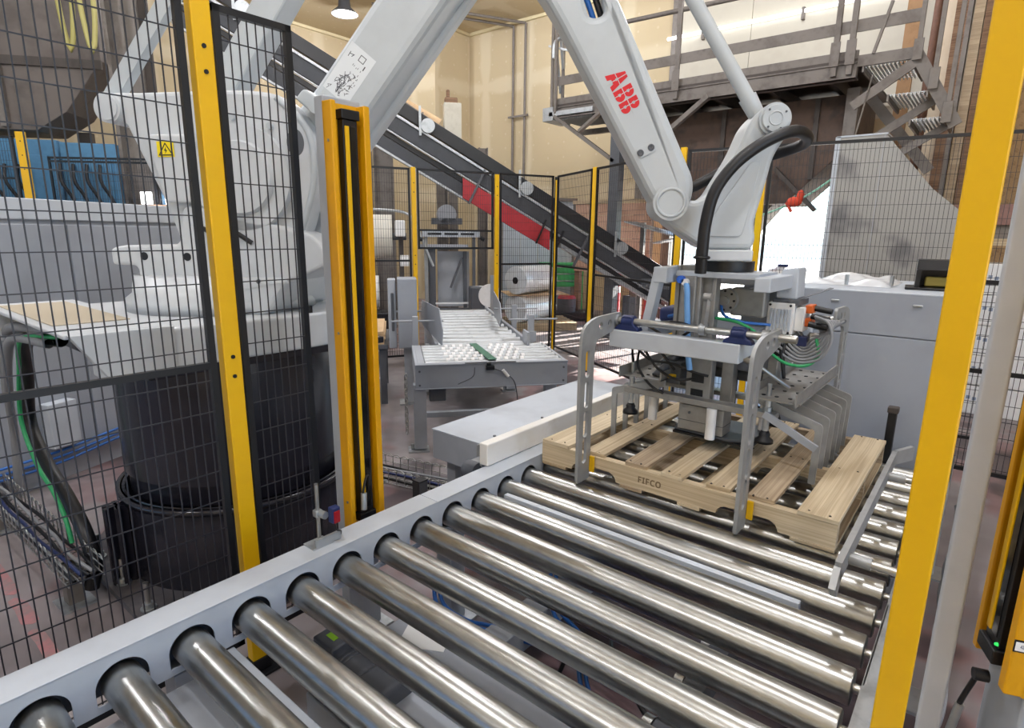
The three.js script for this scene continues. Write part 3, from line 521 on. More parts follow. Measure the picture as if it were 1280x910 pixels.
  part('stop_block', up([ext(roundPoly([[0.52, 2.06], [0.6, 1.995], [0.64, 2.02], [0.62, 2.06], [0.56, 2.1]], 0.02), 0.1, 0.23, 0.01), cy(0.03, [0.61, 2.03, 0.12], [0.61, 2.03, 0.24], 0.03, 20)]), M.robot, cast);
  part('motor', up([cy(0.085, [0.48, 1.62, -0.12], [0.48, 1.62, 0.12], 0.085, 28), span(0.4, 0.62, 1.42, 1.66, -0.13, 0.12, 0.02)]), M.robot, t);
  const w2 = new THREE.PlaneGeometry(0.075, 0.06).translate(-0.03, 1.87 + Y, 0.2625); w2.userData.ownUV = true; part('warning_label', w2, mapped(warnMap, 0.5), cast, 'yellow warning label on the shoulder');
  // lower arm, up to the elbow above the picture
  const lower = part('lower_arm', up([ext(roundPoly([[0.13, 1.66, 0.1], [0.24, 1.55, 0.12], [0.42, 1.53, 0.12], [0.53, 1.72, 0.12], [1.375, 2.76, 0.1], [1.51, 2.92, 0.2], [1.36, 3.10, 0.2], [1.17, 3.03, 0.2], [1.03, 2.70, 0.1], [0.51, 2.075, 0.1], [0.2, 1.85, 0.1]], 0.1), -0.11, 0.12, 0.035),
    ext(roundPoly([[0.53, 1.78], [0.585, 1.755], [1.40, 2.755], [1.34, 2.78]], 0.015), -0.10, -0.03, 0.012)]), M.robot, t);
  const lm = canvasMap(256, 140, (c, w, h) => {
    c.fillStyle = '#dde1e4'; c.fillRect(0, 0, w, h); c.strokeStyle = '#3a3c42'; c.fillStyle = '#3a3c42'; c.lineWidth = 2; let q = 5; const r = () => (q = (q * 16807) % 2147483647) / 2147483647;
    for (let i = 0; i < 26; i++) { const x = 20 + r() * 110, y = 25 + r() * 90; c.beginPath(); c.moveTo(x, y); for (let k = 0; k < 4; k++) c.lineTo(x + (r() - 0.5) * 34, y + (r() - 0.5) * 26); c.stroke(); }
    for (let i = 0; i < 18; i++) c.fillRect(90 + r() * 80, 60 + r() * 60, 3 + r() * 8, 2);
    c.lineWidth = 3; c.strokeRect(205, 70, 28, 28); c.fillRect(190, 20, 26, 3); c.fillRect(180, 110, 22, 5); c.beginPath(); c.moveTo(205, 20); c.lineTo(212, 42); c.lineTo(198, 36); c.stroke();
  });
  const stk = new THREE.PlaneGeometry(0.21, 0.125).rotateZ(0.888).translate(0.705, 2.172 + Y, 0.1212); stk.userData.ownUV = true;
  part('instruction_sticker', stk, mapped(lm, 0.45), lower, 'white sticker with printed diagrams on the lower arm');
  // elbow, boom, parallel links
  part('elbow_hub', up([cy(0.17, [1.335, 2.92, -0.25], [1.335, 2.92, 0.22], 0.17, 40), cy(0.1, [1.335, 2.92, 0.21], [1.335, 2.92, 0.24], 0.1, 32)]), M.robot, t);
  part('link_triangle', up(ext(roundPoly([[0.75, 3.36, 0.06], [0.66, 3.30, 0.06], [1.2, 2.8, 0.1], [1.46, 2.82, 0.1], [1.60, 3.14, 0.06], [1.50, 3.24, 0.06]], 0.05), -0.2, -0.13, 0.012)), M.robot, t);
  const bd = V(2.03 - 1.335, 1.66 - 2.92, 0).normalize();
  const boomPts = [[1.16, 2.97, 0.1], [1.33, 3.09, 0.12], [1.53, 2.86, 0.1], [1.775, 2.38, 0.1], [2.088, 1.755, 0.05], [2.075, 1.66, 0.07], [1.985, 1.62, 0.07], [1.925, 1.685, 0.06], [1.52, 2.375, 0.1], [1.2, 2.8, 0.1]];
  const slotH = new THREE.Path(); { const S = roundPoly([[1.60, 2.52], [1.655, 2.345], [1.715, 2.355], [1.66, 2.55]], 0.03).getPoints(6); slotH.setFromPoints(S); }
  const boom = part('upper_arm', up(ext(roundPoly(boomPts, 0.05), -0.1, 0.135, 0.03, [slotH], 8)), M.robot, t);
  part('inner_hose', up(tube([[1.53, 2.7, 0.06], [1.635, 2.45, 0.06], [1.672, 2.36, 0.06], [1.72, 2.24, 0.02]], 0.011, 8)), M.blueHose, boom, 'blue hose inside the arm slot');
  part('inner_hose', up(tube([[1.57, 2.7, 0.06], [1.665, 2.46, 0.06], [1.70, 2.37, 0.06], [1.75, 2.24, 0.03]], 0.012, 8)), M.rubber, boom, 'black hose inside the arm slot');
  const ang = Math.atan2(bd.y, bd.x), redM = std(0xd3202c, 0.4), cx = 1.795, cyy = 2.085;
  const heavyB = (x) => { const s = new THREE.Shape(), h = 0.037; s.moveTo(x, -h); s.lineTo(x + 0.026, -h); s.absarc(x + 0.026, -h / 2, h / 2, -PI / 2, PI / 2, false); s.absarc(x + 0.024, h / 2, h / 2, -PI / 2, PI / 2, false); s.lineTo(x, h); s.closePath(); for (const y of [-0.018, 0.017]) { const q = new THREE.Path(); q.moveTo(x + 0.015, y - 0.005); q.lineTo(x + 0.023, y - 0.005); q.lineTo(x + 0.027, y); q.lineTo(x + 0.023, y + 0.005); q.lineTo(x + 0.015, y + 0.005); q.closePath(); s.holes.push(q); } return ext(s, 0, 0.0012); };
  const letters = [ext([[-0.082, -0.037], [-0.063, -0.037], [-0.059, -0.022], [-0.041, -0.022], [-0.037, -0.037], [-0.018, -0.037], [-0.039, 0.037], [-0.061, 0.037]], 0, 0.0012, 0, [[[-0.055, -0.008], [-0.050, 0.016], [-0.045, -0.008]]]), heavyB(-0.014), heavyB(0.034)];
  const logo = (g) => g.rotateZ(ang).translate(cx, cyy + Y, 0.135);
  part('logo_lettering', letters.map(logo), redM, boom, 'red ABB lettering');
  part('logo_gaps', [logo(bx(0.18, 0.0028, 0.0016, 0, 0, 0.0008)), ...[-0.05, 0.006, 0.054].map((x) => logo(bx(0.0028, 0.09, 0.0016, x, 0, 0.0008)))], M.robot, boom);
  part('access_plate', up(ext(roundPoly([[1.855, 1.875], [1.915, 1.905], [1.93, 1.87], [1.87, 1.84]], 0.012), 0.134, 0.139, 0.001)), M.robot, boom);
  for (const [x, y] of [[1.872, 1.862], [1.911, 1.882]]) part('screw', up([new THREE.TorusGeometry(0.009, 0.004, 8, 20).translate(x, y, 0.139), cy(0.005, [x, y, 0.136], [x, y, 0.141], 0.005, 10)]), M.darkgrey, boom);
  const hub = part('wrist_pivot', up([cy(0.068, [1.998, 1.677, -0.15], [1.998, 1.677, 0.15], 0.068, 36), new THREE.TorusGeometry(0.052, 0.006, 8, 36).translate(1.998, 1.677, 0.15)]), M.robot, t);
  part('link_rod', up([bar(0.045, 0.06, [-0.345, 2.07, 0.15], [0.68, 3.30, 0.15])]), M.robot, t, 'slim bar of the rear parallel linkage');
  part('counter_link', up([ext(roundPoly([[-0.07, 2.08], [0.06, 2.05], [0.88, 3.14], [0.75, 3.2]], 0.05), -0.13, 0.0, 0.015)]), M.robot, t, 'wide box link behind the shoulder');
  part('link_rod', up([cy(0.027, [1.55, 3.17, 0.05], [2.30, 2.03, 0.05], 0.027, 24), cy(0.034, [2.27, 2.075, 0.05], [2.31, 2.012, 0.05], 0.03, 24)]), M.robot, t, 'round rod of the front parallel linkage');
  // wrist
  const wr = part('wrist_casting', up([ext(roundPoly([[2.275, 1.985, 0.06], [2.34, 2.045, 0.06], [2.415, 2.02, 0.06], [2.425, 1.94, 0.05], [2.375, 1.86, 0.05], [2.355, 1.74, 0.1], [2.325, 1.6, 0.05], [2.34, 1.54, 0.02], [2.325, 1.50, 0.02], [2.14, 1.50, 0.03], [1.985, 1.60, 0.04], [1.93, 1.665, 0.05], [1.96, 1.73, 0.05], [2.03, 1.745, 0.06], [2.075, 1.68, 0.09], [2.14, 1.70, 0.1], [2.235, 1.87, 0.1]], 0.05), -0.10, 0.115, 0.022)]), M.robot, t);
  part('recess_panel', up(ext(roundPoly([[2.33, 1.84, 0.04], [2.29, 1.83, 0.04], [2.12, 1.55, 0.02], [2.28, 1.55, 0.02], [2.3, 1.65, 0.03]], 0.03), 0.114, 0.121, 0.003)), M.robot, wr);
  part('pivot_cap', up([cy(0.058, [2.36, 1.982, -0.12], [2.36, 1.982, 0.13], 0.058, 36), cy(0.05, [2.36, 1.982, 0.13], [2.36, 1.982, 0.142], 0.047, 36), new THREE.TorusGeometry(0.024, 0.003, 6, 28).translate(2.36, 1.982, 0.142)]), M.robot, wr);
  for (const a of [0.6, 2.3, 4, 5.2]) part('bolt', up(cy(0.004, [2.36 + 0.04 * Math.cos(a), 1.982 + 0.04 * Math.sin(a), 0.14], [2.36 + 0.04 * Math.cos(a), 1.982 + 0.04 * Math.sin(a), 0.145], 0.004, 8)), M.darkgrey, wr);
  part('gear_unit', up([cy(0.09, [2.255, 1.505, 0], [2.255, 1.45, 0], 0.1, 40), span(2.14, 2.33, 1.455, 1.50, -0.06, 0.13, 0.008)]), M.robotWhite, wr);
  part('tool_flange', up([cy(0.115, [2.255, 1.452, 0], [2.255, 1.412, 0], 0.115, 48)]), M.black, wr);
  const hose = part('dress_hose', up(tube([[2.123, 1.41, 0.19], [2.122, 1.50, 0.2], [2.126, 1.60, 0.2], [2.15, 1.715, 0.2], [2.21, 1.808, 0.2], [2.29, 1.875, 0.19], [2.37, 1.918, 0.17], [2.44, 1.937, 0.13], [2.50, 1.932, 0.06], [2.525, 1.918, -0.02], [2.50, 1.905, -0.1], [2.43, 1.885, -0.15], [2.3, 1.85, -0.16], [2.16, 1.775, -0.16], [2.06, 1.73, -0.15], [1.95, 1.72, -0.13]], 0.0225, 16, 140)), M.rubber, t, 'thick black hose looping over the wrist');
  const rib = []; part('hose_clip', up([new THREE.TorusGeometry(0.026, 0.006, 8, 24).rotateX(PI / 2).translate(2.123, 1.47, 0.195)]), M.black, hose);
}
// cables hanging from the robot base
single('cable', tube([[-2.95, 1.1, -0.66], [-3.2, 1.08, -0.60], [-3.42, 0.90, -0.62], [-3.54, 0.62, -0.62], [-3.34, 0.47, -0.62], [-3.04, 0.37, -0.62], [-2.85, 0.27, -0.62], [-2.79, 0.15, -0.62], [-2.80, 0.05, -0.60]], 0.03, 12, 90), M.rubber, 'thick black cable hanging from the robot base down to the floor', 'cable');
single('cable', tube([[-2.9, 1.12, -0.64], [-3.12, 1.10, -0.57], [-3.32, 0.92, -0.575], [-3.45, 0.66, -0.575], [-3.29, 0.49, -0.575], [-3.06, 0.42, -0.575], [-2.93, 0.34, -0.575], [-2.88, 0.24, -0.575]], 0.009, 10, 80), M.green, 'thin green cable running along the thick black cable below the robot base', 'cable');
[[0, 'pale grey hose arching out of the robot base, upper of the two'], [1, 'pale grey hose bending down from the robot base, lower of the two']].forEach(([i, l]) => single('hose', tube([[-2.95, 1.14 - i * 0.05, -0.62], [-3.2, 1.14 - i * 0.05, -0.56], [-3.5 - i * 0.05, 1.04 - i * 0.1, -0.58], [-3.8, 0.8 - i * 0.12, -0.6], [-3.95, 0.45, -0.62], [-4.0, 0.1, -0.6]], 0.02, 10, 60), M.cableGrey, l, 'hose'));
// ---------------------------------------------------------------- gripper held by the robot over the pallet
{
  const O = [-0.878, 0.52, -2.475], t = thing('gripper', 'grey steel pallet gripper with clamp arms and bent tines under the robot wrist', 'gripper', O);
  const g = (a) => [].concat(a).flat(9).map((q) => q.translate(-O[0], -O[1], -O[2]));
  const lo = part('lower_frame', g([span(-1.24, -0.69, 1.085, 1.16, -2.235, -2.175, 0.006), span(-1.24, -0.60, 1.085, 1.16, -2.90, -2.84, 0.006), span(-1.235, -1.175, 1.09, 1.158, -2.85, -2.22, 0.006), span(-0.76, -0.70, 1.09, 1.158, -2.85, -2.22, 0.006)]), M.rail, t);
  part('upper_frame', g([span(-1.10, -0.66, 1.345, 1.40, -2.68, -2.62, 0.005), span(-1.10, -1.04, 1.36, 1.425, -2.66, -2.27, 0.005), span(-0.70, -0.64, 1.345, 1.40, -2.68, -2.30, 0.005), span(-1.04, -0.70, 1.385, 1.41, -2.60, -2.36, 0.004),
    bar(0.05, 0.035, [-1.13, 1.15, -2.30], [-1.085, 1.40, -2.30]), bar(0.05, 0.035, [-1.13, 1.15, -2.62], [-1.085, 1.37, -2.62]), bar(0.05, 0.035, [-0.66, 1.15, -2.7], [-0.665, 1.36, -2.66])]), M.rail, t);
  part('cap_box', g([ext(roundPoly([[-0.70, 1.30], [-0.615, 1.30], [-0.62, 1.43], [-0.685, 1.42]], 0.01), -2.72, -2.60, 0.006)]), M.rail, t);
  part('cap_lid', g([span(-0.705, -0.60, 1.275, 1.30, -2.74, -2.585, 0.004), bar(0.02, 0.002, [-0.64, 1.29, -2.58], [-0.52, 1.345, -2.75])]), M.darkgrey, t);
  const colm = part('lift_column', g([span(-1.045, -0.875, 1.05, 1.43, -2.42, -2.40, 0.003), span(-1.02, -0.93, 1.06, 1.405, -2.40, -2.365, 0.006), span(-1.005, -0.945, 1.08, 1.39, -2.366, -2.345, 0.006), span(-1.048, -1.03, 1.05, 1.43, -2.43, -2.38, 0.003), span(-0.89, -0.872, 1.05, 1.43, -2.43, -2.38, 0.003)]), M.plateSteel, t);
  part('air_hose', g(tube([[-0.985, 1.36, -2.34], [-0.97, 1.34, -2.32], [-0.965, 1.28, -2.32], [-0.955, 1.18, -2.32], [-0.95, 1.08, -2.33], [-0.94, 1.0, -2.34]], 0.012, 10)), M.lightBlue, colm, 'light blue air hose');
  part('hose_fitting', g([cy(0.014, [-0.985, 1.365, -2.35], [-0.985, 1.365, -2.325]), cy(0.009, [-0.978, 1.345, -2.325], [-0.969, 1.305, -2.32])]), M.white, colm);
  const fit = part('valve_knob', g([cy(0.016, [-1.005, 1.375, -2.345], [-1.005, 1.375, -2.325])]), std(0x2f62c4, 0.4), colm);
  // shafts with pillow blocks
  for (const z of [-2.205, -2.885]) {
    const s = part('clamp_shaft', g([cy(0.0145, [-1.245, 1.197, z], [-0.505, 1.197, z], 0.0145, 24)]), M.steel, t);
    part('shaft_collar', g([-1.22, -0.61, -0.845].map((x) => cy(0.024, [x - 0.012, 1.197, z], [x + 0.012, 1.197, z], 0.024, 20))), M.galv, s);
    for (const x of [-1.165, -0.705]) part('pillow_block', g([ext(roundPoly([[x - 0.055, 1.16, 0.004], [x + 0.055, 1.16, 0.004], [x + 0.05, 1.175, 0.01], [x + 0.028, 1.185, 0.02], [x + 0.028, 1.22, 0.025], [x - 0.028, 1.22, 0.025], [x - 0.028, 1.185, 0.02], [x - 0.05, 1.175, 0.01]], 0.01), z - 0.022, z + 0.022, 0.004), cy(0.026, [x - 0.024, 1.197, z], [x + 0.024, 1.197, z])]), M.navy, t);
    part('lever', g([bar(0.014, 0.03, [-0.845, 1.197, z], [-0.83, 1.33, z + 0.015]), cy(0.015, [-0.845, 1.325, z + 0.015], [-0.815, 1.325, z + 0.015])]), M.plateSteel, t);
  }
  // four clamp arms: slotted plates, shape drawn with depth in front of the shaft and height
  const armShape = () => {
    const s = roundPoly([[-0.035, 1.23, 0.02], [0.18, 1.225, 0.06], [0.268, 1.19, 0.07], [0.276, 1.06, 0.05], [0.268, 0.534, 0.01], [0.176, 0.534, 0.01], [0.174, 1.06, 0.05], [0.165, 1.13, 0.05], [-0.035, 1.165, 0.02]], 0.02);
    for (const [x, y] of [[0.06, 1.19], [0.13, 1.187]]) s.holes.push(circle(x, y, 0.017));
    for (const y of [1.00, 0.87, 0.745, 0.63]) s.holes.push(slot(0.222, y, y + 0.08, 0.016));
    return s;
  };
  for (const x of [-1.228, -0.572]) {
    const a = part('clamp_arm', g(ext(armShape(), -0.007, 0.007, 0.0015).rotateY(-PI / 2).translate(x, 0, -2.205)), M.alu, t);
    part('end_tag', g(span(x + 0.008, x + 0.03, 0.565, 0.635, -2.032, -2.022, 0.002)), M.yellow, a, 'yellow end tag');
    const b = part('clamp_arm', g(ext(armShape(), -0.007, 0.007, 0.0015).rotateY(PI / 2).translate(x + 0.06, 0.02, -2.885)), M.alu, t);
  }
  // centre: suction block, crossbar, buffers
  const sb = part('centre_block', g([span(-1.0, -0.80, 0.715, 0.83, -2.50, -2.40, 0.004), span(-0.985, -0.875, 0.83, 1.09, -2.47, -2.42, 0.004), span(-0.86, -0.81, 0.83, 1.09, -2.56, -2.50, 0.004)]), M.plateSteel, t);
  part('groove', g([span(-1.002, -0.798, 0.757, 0.759, -2.502, -2.398)]), M.darkgrey, sb);
  for (const x of [-0.95, -0.86]) part('screw', g(cy(0.006, [x, 0.795, -2.4], [x, 0.795, -2.397], 0.006, 10)), M.darkgrey, sb);
  part('pocket', g([span(-0.96, -0.905, 0.87, 0.90, -2.422, -2.418), span(-0.96, -0.905, 0.93, 0.97, -2.422, -2.418)]), M.black, sb);
  part('suction_plate', g([ext(roundPoly([[-1.03, 2.42], [-0.76, 2.40], [-0.68, 2.48], [-0.70, 2.68], [-1.03, 2.68]], 0.03), 0, 0.012, 0.002).rotateX(-PI / 2).translate(0, 0.700, 0)]), M.darkgrey, t);
  part('rubber_pad', g([span(-1.02, -0.68, 0.69, 0.70, -2.62, -2.4)]), M.rubber, t);
  const cb = part('cross_bar', g([span(-1.26, -0.59, 0.84, 0.866, -2.43, -2.37, 0.003), span(-1.2, -0.6, 0.84, 0.86, -2.66, -2.60, 0.003)]), M.plateSteel, t);
  for (const [x, z] of [[-1.155, -2.47], [-0.843, -2.375], [-0.7, -2.63]]) part('buffer', g(cy(0.021, [x, 0.705, z], [x, 0.84, z], 0.021, 24)), M.white, t, 'white plastic buffer cylinder');
  for (const [x, z] of [[-1.235, -2.40], [-0.63, -2.40], [-0.66, -2.66]]) {
    const c = part('suction_cup', g([lathe([[0.001, 0.735], [0.036, 0.735], [0.034, 0.748], [0.02, 0.76], [0.022, 0.77], [0.014, 0.785], [0.001, 0.785]], 28).translate(x, 0, z)]), M.rubber, t);
    part('cup_stem', g([cy(0.013, [x, 0.785, z], [x, 0.92, z]), cy(0.019, [x, 0.866, z], [x, 0.885, z], 0.019, 6), cy(0.009, [x, 0.92, z], [x, 0.98, z])]), M.galv, c);
  }
  // motor and dark equipment inside the frame
  const mo = part('index_motor', g([cy(0.05, [-0.875, 1.285, -2.56], [-0.875, 1.285, -2.50], 0.05, 32), span(-0.86, -0.72, 1.22, 1.34, -2.6, -2.53, 0.01), cy(0.02, [-0.875, 1.285, -2.5], [-0.875, 1.285, -2.48])]), M.plateSteel, t);
  for (let i = 0; i < 8; i++) part('bolt', g(cy(0.005, [-0.875 + 0.04 * Math.cos(i * PI / 4), 1.285 + 0.04 * Math.sin(i * PI / 4), -2.5], [-0.875 + 0.04 * Math.cos(i * PI / 4), 1.285 + 0.04 * Math.sin(i * PI / 4), -2.496], 0.005, 8)), M.black, mo);
  part('back_plate', g([span(-0.86, -0.66, 1.16, 1.345, -2.70, -2.685, 0.003)]), M.grey, t);
  part('cylinder', g([cy(0.028, [-1.1, 0.95, -2.62], [-0.72, 0.95, -2.62]), cy(0.02, [-1.12, 0.93, -2.4], [-1.05, 1.05, -2.55])]), M.darkgrey, t);
  part('drive_unit', g([span(-1.15, -1.04, 1.17, 1.24, -2.62, -2.45, 0.02), cy(0.045, [-1.15, 1.2, -2.66], [-1.02, 1.2, -2.66])]), M.navy, t);
  part('slide_block', g([span(-1.1, -0.7, 0.98, 1.08, -2.75, -2.55, 0.006), span(-1.12, -1.02, 0.9, 1.0, -2.56, -2.44, 0.006)]), M.darkgrey, t);
  part('yellow_block', g([span(-1.075, -1.045, 1.26, 1.35, -2.55, -2.52, 0.003)]), M.yellow, t);
  part('yellow_clip', g([span(-1.06, -1.03, 0.935, 0.95, -2.42, -2.39, 0.003)]), M.yellow, t);
  const cab = [];
  for (const p of [[[-1.235, 0.98, -2.4], [-1.23, 1.05, -2.38], [-1.19, 1.08, -2.36], [-1.1, 1.07, -2.35], [-1.02, 0.98, -2.37]], [[-1.2, 1.08, -2.4], [-1.19, 0.98, -2.36], [-1.12, 0.90, -2.35], [-1.06, 0.87, -2.36]], [[-1.18, 1.08, -2.3], [-1.12, 1.02, -2.33], [-1.03, 1.01, -2.36], [-0.93, 0.98, -2.38], [-0.88, 0.97, -2.4]], [[-1.15, 1.07, -2.32], [-1.08, 0.98, -2.34], [-1.0, 0.94, -2.37], [-0.94, 0.95, -2.4]], [[-1.16, 1.17, -2.32], [-1.0, 1.2, -2.3], [-0.85, 1.18, -2.29], [-0.7, 1.2, -2.31]], [[-1.1, 1.18, -2.25], [-1.0, 1.13, -2.29], [-0.93, 1.17, -2.28]], [[-0.64, 1.18, -2.6], [-0.63, 1.08, -2.55], [-0.61, 0.98, -2.52], [-0.63, 1.1, -2.5]]]) cab.push(tube(p, 0.006, 8));
  part('black_cables', g(cab), M.rubber, t);
  part('blue_cables', g([tube([[-0.9, 1.31, -2.52], [-0.86, 1.23, -2.46], [-0.78, 1.21, -2.44], [-0.68, 1.2, -2.5]], 0.006, 8), tube([[-1.1, 1.2, -2.45], [-1.02, 1.22, -2.42], [-0.93, 1.2, -2.42]], 0.008, 8)]), M.blueHose, t);
  // valve island with its loops of cable
  const vi = part('valve_island', g([span(-0.72, -0.615, 1.155, 1.285, -2.70, -2.58, 0.004), span(-0.615, -0.58, 1.17, 1.27, -2.69, -2.60, 0.004)]), M.white, t);
  part('connector', g([0, 1].map((i) => span(-0.585, -0.555, 1.19 + i * 0.055, 1.225 + i * 0.055, -2.69, -2.62, 0.006))), M.orange, vi, 'orange connectors');
  for (let i = 0; i < 6; i++) part('module', g(span(-0.708 + i * 0.0145, -0.697 + i * 0.0145, 1.17, 1.26, -2.582, -2.574, 0.002)), M.rail, vi);
  for (const [x, y] of [[-0.71, 1.275], [-0.63, 1.275], [-0.71, 1.162], [-0.63, 1.162]]) part('screw', g(cy(0.005, [x, y, -2.58], [x, y, -2.576], 0.005, 8)), M.black, vi);
  part('black_plugs', g([0, 1, 2].map((i) => cy(0.012, [-0.56, 1.205 + i * 0.03, -2.60 - i * 0.03], [-0.49, 1.195 + i * 0.03, -2.60 - i * 0.03], 0.012, 12))), M.rubber, vi);
  part('blue_box', g(span(-0.6, -0.56, 1.11, 1.15, -2.65, -2.60, 0.004)), M.navy, vi);
  part('grey_box', g(span(-0.555, -0.515, 1.10, 1.165, -2.65, -2.62, 0.004)), M.white, vi);
  part('black_box', g(span(-0.70, -0.62, 1.06, 1.15, -2.66, -2.58, 0.01)), M.black, vi);
  const loops = []; for (let i = 0; i < 9; i++) { const k = i * 0.0095, z = -2.55 - i * 0.015; loops.push(tube([[-0.53, 1.245 - k, z], [-0.475 + k * 0.5, 1.225, z + 0.02], [-0.455 - k, 1.16, z + 0.03], [-0.485 - k, 1.085 + k, z + 0.03], [-0.57, 1.055 + k, z + 0.02], [-0.66, 1.09 + k * 2, z]], 0.0055, 7, 36)); }
  part('grey_cables', g(loops), M.cableGrey, t);
  part('green_cable', g(tube([[-0.87, 1.22, -2.4], [-0.76, 1.215, -2.36], [-0.70, 1.18, -2.38], [-0.67, 1.11, -2.44], [-0.60, 1.05, -2.5], [-0.53, 1.05, -2.52], [-0.50, 1.09, -2.55], [-0.52, 1.15, -2.58]], 0.0065, 8, 60)), M.green, t);
  // tines right and left
  for (const s of [1, -1]) {
    const X = (x) => s > 0 ? x : -1.756 - x;
    const bracket = part('tine_plate', g([span(Math.min(X(-0.69), X(-0.50)), Math.max(X(-0.69), X(-0.50)), 0.925, 0.931, -3.02, -2.34), span(Math.min(X(-0.69), X(-0.684)), Math.max(X(-0.69), X(-0.684)), 0.925, 0.965, -3.02, -2.34), span(Math.min(X(-0.51), X(-0.504)), Math.max(X(-0.51), X(-0.504)), 0.925, 0.975, -3.02, -2.30), span(Math.min(X(-0.72), X(-0.66)), Math.max(X(-0.72), X(-0.66)), 0.90, 1.09, -2.75, -2.6, 0.006)]).map((q) => q), M.plateSteel, t);
    const holes = []; for (let i = 0; i < 6; i++) for (const x of [-0.65, -0.6, -0.55]) holes.push(cy(0.008, [X(x), 0.931, -2.4 - i * 0.115], [X(x), 0.934, -2.4 - i * 0.115], 0.008, 8));
    part('bolt_heads', g(holes), M.black, bracket);
    for (let i = 0; i < 6; i++) {
      const z = -2.42 - i * 0.115 + (s < 0 ? 0.03 : 0), P = [[-0.69, 0.922, 0.004], [-0.69, 0.893, 0.004], [-0.452, 0.82, 0.01], [-0.455, 0.60, 0.003], [-0.430, 0.60, 0.003], [-0.425, 0.845, 0.016], [-0.66, 0.922, 0.01]].map(([x, y, r]) => [X(x), y, r]);
      if (s < 0) P.reverse();
      part('tine', g(ext(roundPoly(P, 0.02), z - 0.005, z + 0.005, 0.0012)), M.alu, t);
    }
    part('actuator_rod', g([cy(0.008, [X(-0.72), 1.06, -2.42], [X(-0.58), 0.95, -2.5]), cy(0.02, [X(-0.80), 1.1, -2.4], [X(-0.72), 1.06, -2.42])]), M.steel, t);
    if (s > 0) part('stop_strip', g([bar(0.012, 0.028, [-0.63, 0.865, -2.36], [-0.43, 0.765, -2.36])]), M.grey, t);
  }
}

